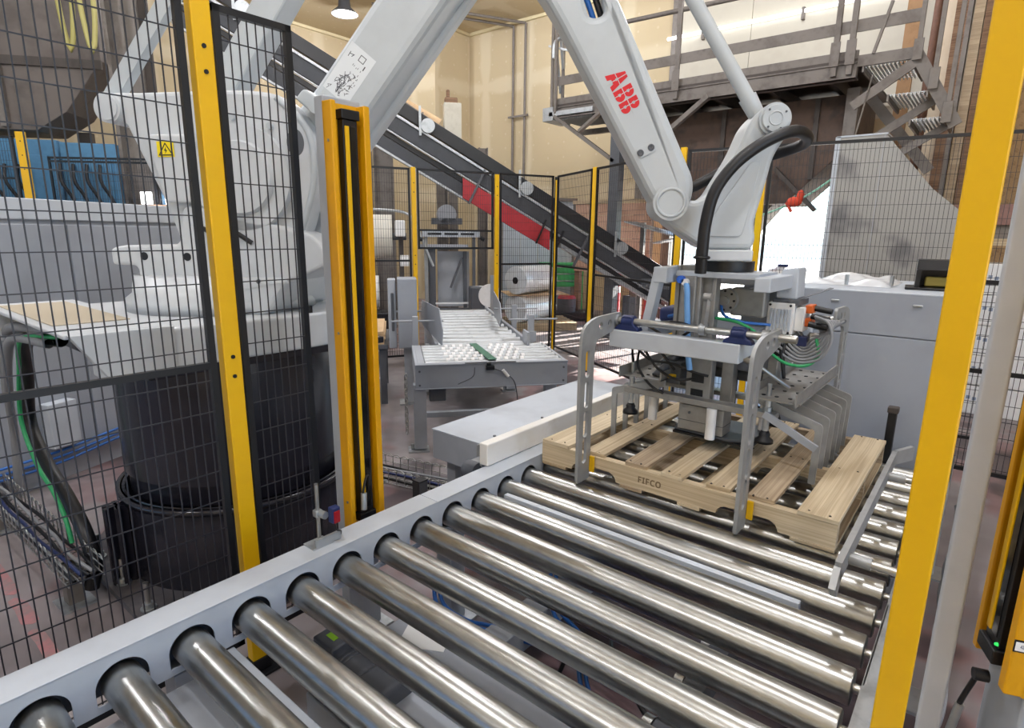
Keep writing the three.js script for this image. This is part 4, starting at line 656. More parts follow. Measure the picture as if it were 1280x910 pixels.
// ---------------------------------------------------------------- infeed roller conveyor behind the robot (own x to the right, own z toward the camera)
const E1 = Math.atan2(0.773, 0.634);
{
  const t = thing('infeed_conveyor', 'grey roller conveyor leading in from the rear fence opening, with white transfer wheels', 'conveyor', [-3.045, 0, -2.66], E1);
  const fr = part('end_frame', [span(0, 1.11, 0.475, 0.648, -0.012, 0, 0.003), span(0, 1.11, 0.642, 0.65, -0.05, 0.012, 0.002), span(0, 1.11, 0.470, 0.476, -0.04, 0.012, 0.002)], M.cabinet, t);
  for (const x of [0.03, 1.08]) for (const y of [0.5, 0.6]) part('bolt', cy(0.008, [x, y, 0], [x, y, 0.006], 0.008, 8), M.darkgrey, fr);
  part('sensor', [rb(0.06, 0.03, 0.03, 0.53, 0.615, 0.015, 0.004), rb(0.03, 0.02, 0.03, 0.52, 0.645, 0.01, 0.004)], M.black, fr);
  part('bracket_strip', [span(0.35, 0.51, 0.652, 0.656, -0.01, 0.016), span(0.53, 0.72, 0.652, 0.656, -0.01, 0.016)], M.darkgrey, fr);
  part('sensor_cable', [tube([[0.56, 0.61, 0.03], [0.63, 0.58, 0.03], [0.70, 0.52, 0.02], [0.73, 0.42, 0.0], [0.74, 0.36, -0.02]], 0.004, 6), tube([[0.42, 0.62, 0.01], [0.41, 0.56, 0.012], [0.3, 0.5, 0.006]], 0.003, 6)], M.darkgrey, fr);
  part('cable_plug', cy(0.012, [0.62, 0.6, 0.03], [0.66, 0.55, 0.03], 0.012, 12), M.white, fr);
  part('side_frame', [span(0, 0.02, 0.5, 0.648, -0.75, -0.012, 0.003), span(1.09, 1.11, 0.5, 0.648, -0.75, -0.012, 0.003), span(0.02, 0.07, 0.63, 0.648, -0.75, -0.02, 0.003)], M.grey, t);
  for (let i = 0; i < 7; i++) part('roller', cy(0.024, [0.075, 0.628, -0.09 - i * 0.105], [1.088, 0.628, -0.09 - i * 0.105], 0.024, 20), M.galv, t);
  const wg = [];
  for (let i = 0; i < 6; i++) for (const x of [0.23, 0.29, 0.35, 0.41, 0.47, 0.60, 0.66, 0.72, 0.78]) wg.push(cy(0.03, [x + (i % 2) * 0.03, 0.633, -0.14 - i * 0.105], [x + 0.026 + (i % 2) * 0.03, 0.633, -0.14 - i * 0.105], 0.03, 10));
  for (const w of wg) part('transfer_wheel', w, M.white, t);
  part('green_strip', [bar(0.06, 0.006, [0.50, 0.66, -0.70], [0.56, 0.66, -0.06])].map((q) => q), std(0x3d6b57, 0.6), t, 'dark green centre strip');
  // rear run
  part('rear_side_frame', [span(0.19, 0.22, 0.5, 0.66, -3.2, -0.76, 0.003), span(0.98, 1.01, 0.5, 0.66, -3.2, -0.76, 0.003)], M.grey, t);
  for (let i = 0; i < 12; i++) part('roller', cy(0.045, [0.225, 0.60, -0.86 - i * 0.2], [0.975, 0.60, -0.86 - i * 0.2], 0.045, 24), M.galv, t);
  part('drip_sheet', span(0.22, 0.98, 0.50, 0.505, -3.2, -0.76), M.darkgrey, t);
  for (const [x, z] of [[0.03, -0.05], [1.06, -0.3], [0.2, -1.6], [1.0, -1.6], [0.24, -2.6], [1.0, -3.0]]) { const l = part('leg', span(x - 0.045, x + 0.045, 0.02, 0.50, z - 0.04, z + 0.04, 0.003), M.grey, t); part('foot_plate', [span(x - 0.09, x + 0.06, 0, 0.012, z - 0.06, z + 0.06), cy(0.012, [x - 0.06, 0.012, z], [x - 0.06, 0.05, z], 0.012, 8)], M.galv, l); }
  part('cross_brace', [span(0.08, 1.06, 0.16, 0.20, -0.36, -0.31, 0.003), span(0.1, 1.0, 0.2, 0.26, -1.62, -1.58, 0.003)], M.grey, t);
  part('drive_box', span(0.10, 0.22, 0.36, 0.475, -0.16, -0.06, 0.01), M.darkgrey, t);
  // side guides
  const gp = (pts) => ext(roundPoly(pts, 0.01), -0.004, 0.004);
  part('side_guide', [gp([[-1.6, 0.70], [-0.65, 0.66], [-0.62, 0.80], [-0.75, 0.95], [-1.6, 0.93]]).rotateY(-PI / 2 + 0.12).translate(0.32, 0, 0).translate(0, 0, 0)].map((q) => q), M.cabinet, t);
  part('side_guide', [gp([[-2.4, 0.70], [-1.5, 0.67], [-1.3, 0.78], [-1.5, 0.90], [-2.4, 0.93]]).rotateY(-PI / 2 - 0.1).translate(0.72, 0, 0)], M.cabinet, t);
  for (const [x, z] of [[0.04, -0.95], [0.04, -1.6], [1.05, -0.95], [1.05, -1.7]]) part('guide_post', [span(x - 0.025, x + 0.025, 0.5, 0.86, z - 0.025, z + 0.025, 0.003), cy(0.008, [x - 0.2, 0.82, z], [x + 0.24, 0.82, z], 0.008, 8)], M.grey, t);
  part('end_bracket', [span(0.94, 0.96, 0.65, 0.76, -0.78, -0.60, 0.003), span(0.94, 1.06, 0.65, 0.74, -0.79, -0.78, 0.003)], M.grey, t);
}
single('floor_chain', (() => { const a = []; for (let i = 0; i < 16; i++) a.push(new THREE.TorusGeometry(0.016, 0.004, 6, 12).scale(0.8, 1.3, 1).rotateY(i % 2 * PI / 2).translate(-3.1, 0.16 + i * 0.027, -2.62)); return a; })(), M.steel, 'steel chain hanging at the left corner of the infeed conveyor', 'chain');
{ // grey control box on a stand
  const t = thing('control_box', 'tall narrow grey control box on a stand left of the infeed conveyor', 'control box', [-4.125, 0, -3.41], E1);
  part('housing', rb(0.17, 0.62, 0.26, 0.09, 0.85, 0, 0.01), M.cabinet, t); part('back_box', rb(0.07, 0.62, 0.16, -0.045, 0.84, -0.02, 0.01), M.grey, t);
  part('slot', rb(0.025, 0.34, 0.02, -0.04, 0.86, 0.065, 0.008), M.darkgrey, t); part('stand', span(0.05, 0.13, 0.012, 0.55, -0.04, 0.04, 0.003), M.grey, t); part('foot_plate', span(0, 0.18, 0, 0.012, -0.09, 0.09), M.galv, t);
}
{ const t = thing('control_box', 'small grey box on a post behind the light curtain, beside the robot base', 'control box', [-4.01, 0, -2.54], E1); part('housing', rb(0.12, 0.28, 0.1, 0, 0.92, 0, 0.012), M.grey, t); part('head', rb(0.09, 0.16, 0.09, 0, 1.14, 0, 0.012), M.robotWhite, t); part('post', span(-0.03, 0.03, 0.01, 0.79, -0.03, 0.03), M.grey, t); part('foot_plate', span(-0.08, 0.08, 0, 0.01, -0.08, 0.08), M.galv, t); }
{ // table with cardboard sheets
  const t = thing('sheet_table', 'low dark steel table carrying tan cardboard sheets behind the light curtain', 'table', [-4.95, 0, -3.0], E1);
  part('top', span(-0.45, 0.75, 0.52, 0.56, -0.5, 0.42, 0.004), M.darkgrey, t); for (const [x, z] of [[-0.4, -0.42], [-0.4, 0.36], [0.7, -0.42], [0.7, 0.36]]) part('leg', span(x - 0.03, x + 0.03, 0, 0.52, z - 0.03, z + 0.03), M.darkgrey, t);
  part('shelf', span(-0.4, 0.66, 0.30, 0.33, -0.42, 0.36), M.black, t);
  const c = thing('cardboard_stack', 'flat stack of tan cardboard sheets on the low dark table', 'cardboard', [-4.95, 0.56, -3.0], E1);
  for (let i = 0; i < 5; i++) part('sheet', span(-0.42 + rr(0, 0.02), 0.73 - rr(0, 0.02), i * 0.024, i * 0.024 + 0.022, -0.46, 0.38 + rr(0, 0.02)), M.cardboard, c);
}
single('pallet_jack_fork', [span(-0.6, 0.5, 0.06, 0.11, -0.06, 0.06, 0.01), cy(0.05, [0.45, 0.055, -0.05], [0.45, 0.055, 0.05])].map((g) => g.rotateY(E1 - 0.6).translate(-3.75, 0, -2.35)), M.grey, 'grey steel floor rail left of the infeed conveyor leg', 'rail');
// ---------------------------------------------------------------- grey cabinet behind the pallet
{
  const t = thing('machine_cabinet', 'big grey sheet-metal cabinet behind the pallet and gripper', 'cabinet', [-0.46, 0, -3.9]);
  part('body', span(-0.37, 0.30, 0.05, 1.285, -0.44, 0.54), M.cabinet, t);
  part('upper_panel', span(-0.37, 0.302, 1.085, 1.294, 0.54, 0.552, 0.004), M.cabinet, t);
  part('lower_panel', span(-0.37, 0.302, 0.08, 1.080, 0.54, 0.552, 0.004), M.cabinet, t);
  part('top_sheet', span(-0.375, 0.305, 1.285, 1.297, -0.445, 0.552, 0.004), M.rail, t);
  part('plinth', span(-0.35, 0.29, 0, 0.05, -0.42, 0.52), M.black, t);
  for (const x of [-0.15, 0.2]) part('latch', rb(0.04, 0.012, 0.012, x, 1.24, 0.556, 0.004), M.galv, t);
}
{
  const t = thing('plastic_sheet', 'crumpled clear plastic sheet lying on top of the grey cabinet', 'plastic', [-0.62, 1.298, -3.85]);
  const g = new THREE.PlaneGeometry(0.42, 0.5, 28, 28).rotateX(-PI / 2), p = g.attributes.position, f = fbm(6, 6, 140, 3);
  for (let i = 0; i < p.count; i++) { const x = p.getX(i), z = p.getZ(i), e = Math.min(1, (0.21 - Math.abs(x)) / 0.06, (0.25 - Math.abs(z)) / 0.06); p.setY(i, 0.002 + Math.max(0, e) * 0.11 * Math.max(0, f(x + 0.5, z + 0.5) - 0.25)); }
  g.computeVertexNormals(); part('sheet', g.toNonIndexed(), new THREE.MeshPhysicalMaterial({ color: 0xf2f4f6, roughness: 0.25, transmission: 0.45, thickness: 0, side: THREE.DoubleSide }), t);
  for (const [x, z] of [[0.0, 0.22], [0.2, 0.15], [0.34, -0.1]]) part('stud', cy(0.01, [x, 0, z], [x, 0.06, z], 0.01, 10), M.galv, t);
}
{
  const t = thing('tool_box', 'black lidded box standing on the grey cabinet', 'box', [-0.20, 1.298, -3.72], 0.1);
  part('tray', [span(-0.16, 0.16, 0, 0.012, -0.1, 0.12, 0.004)], M.black, t); part('body', [span(-0.12, 0.14, 0.012, 0.10, -0.09, -0.02, 0.005), span(-0.12, -0.10, 0.012, 0.10, -0.09, 0.1), span(0.12, 0.14, 0.012, 0.10, -0.09, 0.1)], M.black, t);
  part('lid', [ext([[-0.1, 0.10], [0.11, 0.10], [0.09, 0.15], [-0.09, 0.15]], -0.13, 0.15, 0.006).rotateY(PI / 2).translate(0.01, 0, 0)], M.black, t); part('contents', [rb(0.16, 0.05, 0.03, 0.0, 0.04, 0.03, 0.01)], std(0x9c8c42, 0.6), t);
}
{ const t = thing('black_post', 'short black steel stop behind the right end of the pallet', 'post', [-0.275, 0, -3.16]); part('tube', rb(0.035, 0.75, 0.035, 0, 0.385, 0, 0.004), M.black, t); part('cap', rb(0.045, 0.03, 0.045, 0, 0.77, 0, 0.006), M.darkSteel, t); part('foot_plate', span(-0.05, 0.05, 0, 0.01, -0.05, 0.05), M.black, t); }

// ---------------------------------------------------------------- things behind the rear fence
{ // film rolls on a small pallet
  const p = thing('film_pallet', 'small wooden pallet under the white film rolls', 'pallet', [-5.95, 0, -8.0], E1);
  for (let i = 0; i < 5; i++) part('deck_board', bx(1.1, 0.02, 0.1, 0, 0.12, -0.4 + i * 0.2), M.wood[i % 3], p); for (const z of [-0.4, 0, 0.4]) part('bearer', bx(1.1, 0.11, 0.08, 0, 0.055, z), M.wood[1], p);
  const film = new THREE.MeshPhysicalMaterial({ color: 0xe6ebf0, roughness: 0.3, clearcoat: 0.4 });
  for (const [x, y, l] of [[-0.15, 0.355, 'lower of two white film rolls with black cores, before the green cabinet'], [-0.15, 0.82, 'upper of two white film rolls with black cores, before the green cabinet']]) {
    const r = thing('film_roll', l, 'film roll', [-5.95, 0, -8.0], E1), q = 0.225, R = (g) => g.rotateY(-0.85).translate(x, y, 0.06);
    part('film', R(lathe([[0.05, 0], [q - 0.01, 0], [q, 0.01], [q, 0.89], [q - 0.01, 0.9], [0.05, 0.9]], 40).rotateX(-PI / 2).translate(0, 0, 0.45)), film, r);
    part('core', [R(cy(0.055, [0, 0, -0.45], [0, 0, 0.455], 0.055, 20))], M.black, r);
  }
  single('cardboard_tray', [bx(1.0, 0.012, 0.8, -0.1, 0.587, 0.02, 0, 0, 0.01)].map((g) => g.rotateY(E1).translate(-5.95, 0, -8.0)), M.cardboard, 'tan cardboard layer between the two rows of film rolls', 'cardboard');
}
{ // green tool cabinet
  const t = thing('tool_cabinet', 'bright green tool cabinet on legs behind the rear fence', 'cabinet', [-6.34, 0, -9.36], E1);
  part('body', rb(0.70, 0.42, 0.45, 0, 0.79, -0.2, 0.01), M.toolGreen, t); part('top', rb(0.80, 0.03, 0.5, -0.02, 1.01, -0.2, 0.006), M.toolGreen, t);
  for (let i = 0; i < 3; i++) { const d = part('drawer', rb(0.66, 0.11, 0.02, 0, 0.66 + i * 0.13, 0.03, 0.004), M.toolGreen, t); part('handle', rb(0.5, 0.018, 0.02, 0, 0.695 + i * 0.13, 0.045, 0.004), M.galv, d); }
  for (const x of [-0.33, 0.33]) for (const z of [-0.38, -0.02]) part('leg', span(x - 0.025, x + 0.025, 0, 0.58, z - 0.025, z + 0.025), M.toolGreen, t);
}
{ const t = thing('floor_machine', 'low black machine with a red lid under the green cabinet', 'machine', [-6.15, 0, -9.0], E1); part('body', rb(0.85, 0.14, 0.5, 0.1, 0.09, 0, 0.04), M.black, t); part('drum', cy(0.17, [0.08, 0.14, 0], [0.08, 0.4, 0], 0.17, 28), M.darkgrey, t); part('lid', cy(0.175, [0.08, 0.4, 0], [0.08, 0.45, 0], 0.15, 28), M.red, t); }
for (const [x, z, l] of [[-5.0, -8.9, 'red bollard left of the dark steel column behind the fence'], [-4.35, -8.9, 'red bollard right of the dark steel column behind the fence']]) { const t = thing('bollard', l, 'bollard', [x, 0, z]); part('tube', cy(0.09, [0, 0.01, 0], [0, 1.0, 0], 0.09, 24), M.red, t); part('foot_plate', cy(0.15, [0, 0, 0], [0, 0.015, 0], 0.15, 24), M.red, t); part('band', cy(0.092, [0, 0.6, 0], [0, 0.7, 0], 0.092, 24), M.white, t); }
{ // strapping frame
  const t = thing('strapping_machine', 'tall grey frame machine with a ribbed top beam behind the open fence passage', 'machine', [-6.18, 0, -5.62], E1);
  part('top_beam', [span(-0.02, 0.78, 1.50, 1.60, -0.1, 0.0, 0.006)], M.rail, t); for (let i = 0; i < 3; i++) part('beam_slot', span(0.05 + i * 0.23, 0.24 + i * 0.23, 1.53, 1.56, 0.0, 0.006), M.black, t);
  part('second_beam', span(-0.06, 0.62, 1.34, 1.40, -0.12, -0.04, 0.006), M.grey, t);
  part('post', span(0.0, 0.05, 0, 1.5, -0.08, -0.03), M.alu, t); part('post', span(0.68, 0.72, 0, 1.5, -0.08, -0.03), M.darkgrey, t);
  part('mast', span(0.06, 0.16, 0, 1.36, -0.3, -0.1, 0.006), M.darkgrey, t);
  part('backing_panel', span(0.2, 0.66, 0.5, 1.30, -0.32, -0.28), M.grey, t);
  part('inner_post', span(0.57, 0.62, 0.3, 1.3, -0.27, -0.22), M.darkgrey, t);
  part('swing_arm', bar(0.03, 0.03, [0.38, 0.78, -0.2], [0.55, 1.22, -0.2]), M.darkgrey, t);
  part('roller_bar', [cy(0.03, [-0.06, 1.47, 0], [-0.02, 1.47, 0]), cy(0.03, [0.78, 1.5, 0], [0.84, 1.47, 0])], M.black, t);
  part('bottom_frame', span(0.0, 0.72, 0.42, 0.50, -0.12, -0.02), M.darkgrey, t);
  part('cross_plate', span(0.15, 0.62, 0.56, 0.58, -0.1, -0.05), M.white, t);
}
{ const t = thing('reel_unit', 'dark reel unit with a white disc right of the tall frame machine', 'machine', [-5.46, 0, -6.02], E1); part('body', rb(0.32, 0.42, 0.3, 0, 0.62, -0.1, 0.02), M.darkgrey, t); part('disc', cy(0.16, [0.1, 0.72, 0.05], [0.1, 0.72, 0.09], 0.16, 32), M.white, t); part('stand', span(-0.1, 0.1, 0, 0.42, -0.2, 0), M.grey, t); part('post', span(0.1, 0.16, 0.5, 1.0, 0.06, 0.1), M.galv, t); }
{ // wide white roll machine left of the rear post
  const t = thing('film_unwinder', 'wide pale roll in a dark steel stand behind the rear fence at the left', 'machine', [-7.0, 0, -4.7], E1);
  part('roll', cy(0.30, [-0.7, 1.5, -0.3], [0.80, 1.5, -0.3], 0.30, 40), mapped(mottled(0xdcd8cd, 0xcfcabd, 0.5, 150, 0.8), 0.6), t); part('core', cy(0.05, [-0.8, 1.5, -0.3], [1.0, 1.5, -0.3]), M.darkgrey, t);
  for (const x of [-0.78, 0.92]) part('stand', [bar(0.06, 0.08, [x, 0, -0.1], [x, 1.6, -0.3]), bar(0.06, 0.08, [x, 0, -0.6], [x, 1.55, -0.3])], M.darkSteel, t);
  part('guard_bar', [tube([[-0.7, 1.84, -0.05], [0.9, 1.84, -0.05], [1.05, 1.78, 0], [1.35, 1.1, 0.1]], 0.018, 8)], M.galv, t);
  part('bracket', [span(0.84, 0.98, 1.5, 1.72, -0.1, 0.02, 0.02), span(0.9, 1.02, 1.1, 1.25, 0, 0.04)], M.white, t);
  part('lower_roll', cy(0.22, [-0.6, 0.75, 0.0], [0.6, 0.75, 0.0], 0.22, 32), M.white, t);
  part('gearbox', rb(0.35, 0.4, 0.35, 0.55, 0.3, 0.2, 0.03), M.black, t);
}
// tall columns and pipes at the left rear
for (const [x, z, w, l, m] of [[-8.6, -6.9, 0.34, 'wide brown-grey steel column behind the pale roll machine', 'structSteel'], [-7.75, -7.5, 0.20, 'slimmer brown-grey steel column under the inclined conveyor', 'structSteel'], [-7.2, -7.95, 0.16, 'thin steel column under the red conveyor guard', 'structSteel']]) {
  const t = thing('steel_column', l, 'column', [x, 0, z], E1); part('web', span(-w / 2, w / 2, 0, 3.0, -0.01, 0.01), M[m], t); part('flange', [span(-w / 2, -w / 2 + 0.02, 0, 3.0, -0.1, 0.1), span(w / 2 - 0.02, w / 2, 0, 3.0, -0.1, 0.1)], M[m], t); part('foot_plate', span(-w / 2 - 0.05, w / 2 + 0.05, 0, 0.02, -0.14, 0.14), M[m], t);
}
{ const t = thing('wall_motor', 'grey round motor hanging below the inclined conveyor behind the fence', 'motor', [-7.3, 1.7, -7.15], E1); part('housing', cy(0.16, [0, 0.16, -0.15], [0, 0.16, 0.15], 0.16, 28), M.grey, t); part('mount', span(-0.25, 0.25, 0, 0.1, -0.15, 0.15), M.darkgrey, t); part('hanger', cy(0.01, [0, 0.3, 0], [0, 0.95, 0]), M.rubber, t); }
{ const t = thing('sheet_curtain', 'pale blue-grey hanging sheets behind the film rolls', 'curtain', [-7.15, 0, -9.55], E1); for (let i = 0; i < 4; i++) part('strip', span(-0.72 + i * 0.36, -0.37 + i * 0.36, 0.1, 2.2, -0.01 - (i % 2) * 0.02, 0.0 - (i % 2) * 0.02), mapped(mottled(0xb9c3cd, 0xa9b4bf, 0.5, 160 + i, 0.8), 0.6), t); part('rail', span(-0.78, 0.78, 2.2, 2.26, -0.05, 0.03), M.structSteel, t); for (const x of [-0.75, 0.75]) part('post', span(x - 0.03, x + 0.03, 0, 2.2, -0.06, 0.0), M.structSteel, t); }
{ const t = thing('crate', 'brown wooden crate behind the dark steel column', 'crate', [-5.35, 0, -9.7]); for (let i = 0; i < 6; i++) part('plank', span(-0.75, 0.75, 0.9 + i * 0.2, 1.09 + i * 0.2, 0.4, 0.43), mapped(mottled(0xc9a48e, 0xb79079, 0.6, 170 + i, 0.7), 0.8), t); for (const x of [-0.7, 0, 0.7]) part('post', span(x - 0.05, x + 0.05, 0, 2.12, 0.3, 0.4), M.oldWood, t); part('lid', span(-0.8, 0.8, 2.1, 2.16, -0.4, 0.46), M.wood[1], t); }

// ---------------------------------------------------------------- inclined belt conveyor (own x to the lower right end)
{
  const t = thing('inclined_conveyor', 'long dark inclined belt conveyor rising to the upper left behind the fence', 'conveyor', [-4.5, 0, -7.5], E1);
  const y = (u, off) => 1.66 - 0.56 * u - off;
  const bandG = (u0, u1, o0, o1, z0, z1, r = 0.006) => ext([[u0, y(u0, o1)], [u1, y(u1, o1)], [u1, y(u1, o0)], [u0, y(u0, o0)]], z0, z1, r);
  part('belt_cover', bandG(-5.4, 1.2, 0.0, 0.18, -0.27, 0.02), M.black, t);
  part('edge_rail', [bandG(-5.4, 1.2, 0.21, 0.25, 0.04, 0.08)], M.galv, t);
  part('trough', [bandG(-5.4, 1.2, 0.25, 0.45, 0.0, 0.06)], M.belt, t);
  part('return_pipe', bandG(-5.4, 1.1, 0.46, 0.485, 0.05, 0.08), M.galv, t);
  part('return_belt', bandG(-5.4, 1.0, 0.485, 0.56, -0.26, 0.03), M.black, t);
  part('lower_frame', bandG(-5.4, -1.9, 0.57, 0.74, 0.0, 0.05), M.belt, t);
  part('lower_edge', bandG(-5.4, -1.9, 0.74, 0.775, 0.0, 0.07), M.galv, t);
  part('lower_frame', bandG(-0.6, 1.2, 0.56, 0.62, -0.1, 0.05), M.galv, t);
  part('red_guard', [bandG(-2.0, -0.78, 0.50, 0.76, 0.06, 0.10)], M.red, t, 'red sheet guard');
  for (const u of [-0.98, -0.72]) part('guard_bracket', bar(0.05, 0.02, [u, y(u, 0.78), 0.11], [u + 0.14, y(u, 0.46), 0.11]), M.black, t);
  for (const u of [-4.6, -2.45, -1.12, 0.3]) { part('bearing', [cy(0.09, [u, y(u, 0.12), 0.02], [u, y(u, 0.12), 0.12], 0.09, 20), bar(0.03, 0.02, [u - 0.1, y(u - 0.1, -0.06), 0.1], [u - 0.1, y(u - 0.1, 0.3), 0.1])], M.galv, t); }
  for (const u of [-3.4, -1.8, -0.3]) part('support_strut', bar(0.05, 0.03, [u - 0.12, y(u, 0.72), 0.09], [u + 0.1, y(u, 0.28), 0.09]), M.darkgrey, t);
  for (const u of [-4.8, 0.55]) part('leg', [span(u - 0.05, u + 0.05, 0, y(u, 0.7), -0.27, -0.21), span(u - 0.05, u + 0.05, 0, y(u, 0.7), -0.06, 0)], M.darkgrey, t);
  part('discharge_head', [ext(roundPoly([[0.8, 0.75], [1.35, 0.42], [1.5, 0.6], [1.2, 0.95], [0.95, 0.95]], 0.05), -0.27, 0.0, 0.01)], M.darkSteel, t);
}
{ // shelf with pipes on the wall above the conveyor
  const t = thing('wall_shelf', 'cluttered wall shelf with a big tan tube above the inclined conveyor', 'shelf', [-7.96, 3.2, -7.13], E1);
  part('shelf_board', span(-0.9, 0.5, 0.0, 0.04, -0.4, 0), M.structSteel, t); part('frame', [bar(0.04, 0.04, [-0.9, 0.9, 0], [0.3, 0.18, 0]), bar(0.03, 0.03, [-0.2, 0.02, 0], [-0.2, 0.45, 0]), bar(0.03, 0.03, [0.1, 0.02, 0], [0.1, 0.35, 0])], M.structSteel, t);
  for (const x of [-0.8, 0.4]) part('post', span(x - 0.03, x + 0.03, -3.2, 0, -0.4, -0.34), M.structSteel, t);
  const q = thing('cardboard_tube', 'big tan cardboard tube lying on the wall shelf', 'tube', [-7.96, 3.24, -7.13], E1); part('tube', cy(0.10, [-0.75, 0.72, -0.12], [0.38, 0.14, -0.12], 0.10, 28), M.cardboard, q); part('end_disc', cy(0.085, [0.38, 0.14, -0.12], [0.385, 0.137, -0.12], 0.085, 28), M.wood[2], q);
  const b = thing('wall_box', 'pale box on the wall right of the cluttered shelf', 'box', [-7.96, 2.72, -7.13], E1); part('body', rb(0.3, 0.85, 0.25, 0.62, 0.6, -0.2, 0.01), mapped(mottled(0xcac6b8, 0xb9b4a5, 0.6, 180, 0.6), 0.6), b); part('lid_clutter', [rb(0.22, 0.1, 0.16, 0.6, 1.07, -0.2, 0.02), rb(0.06, 0.2, 0.06, 0.55, 1.15, -0.2, 0.02)], M.oldWood, b); part('bracket', [span(0.55, 0.7, -2.72, 0.2, -0.26, -0.14)], M.structSteel, b);
}
for (const [x, l] of [[-8.75, 'left of two steel conduits running up the back wall and along the ceiling'], [-8.42, 'right of two steel conduits running up the back wall and along the ceiling']]) {
  const t = thing('conduit', l, 'conduit', [x, 0, -10.65]); part('pipe', [cy(0.028, [0, 0.3, 0], [0, 5.9, 0], 0.028, 10), cy(0.028, [0, 5.9, 0], [-1.3 + x * 0.02, 5.93, 2.6], 0.028, 10)], M.structSteel, t); if (x < -8.6) part('strap', span(-0.1, 0.45, 4.05, 4.09, 0.02, 0.05), M.structSteel, t);
}
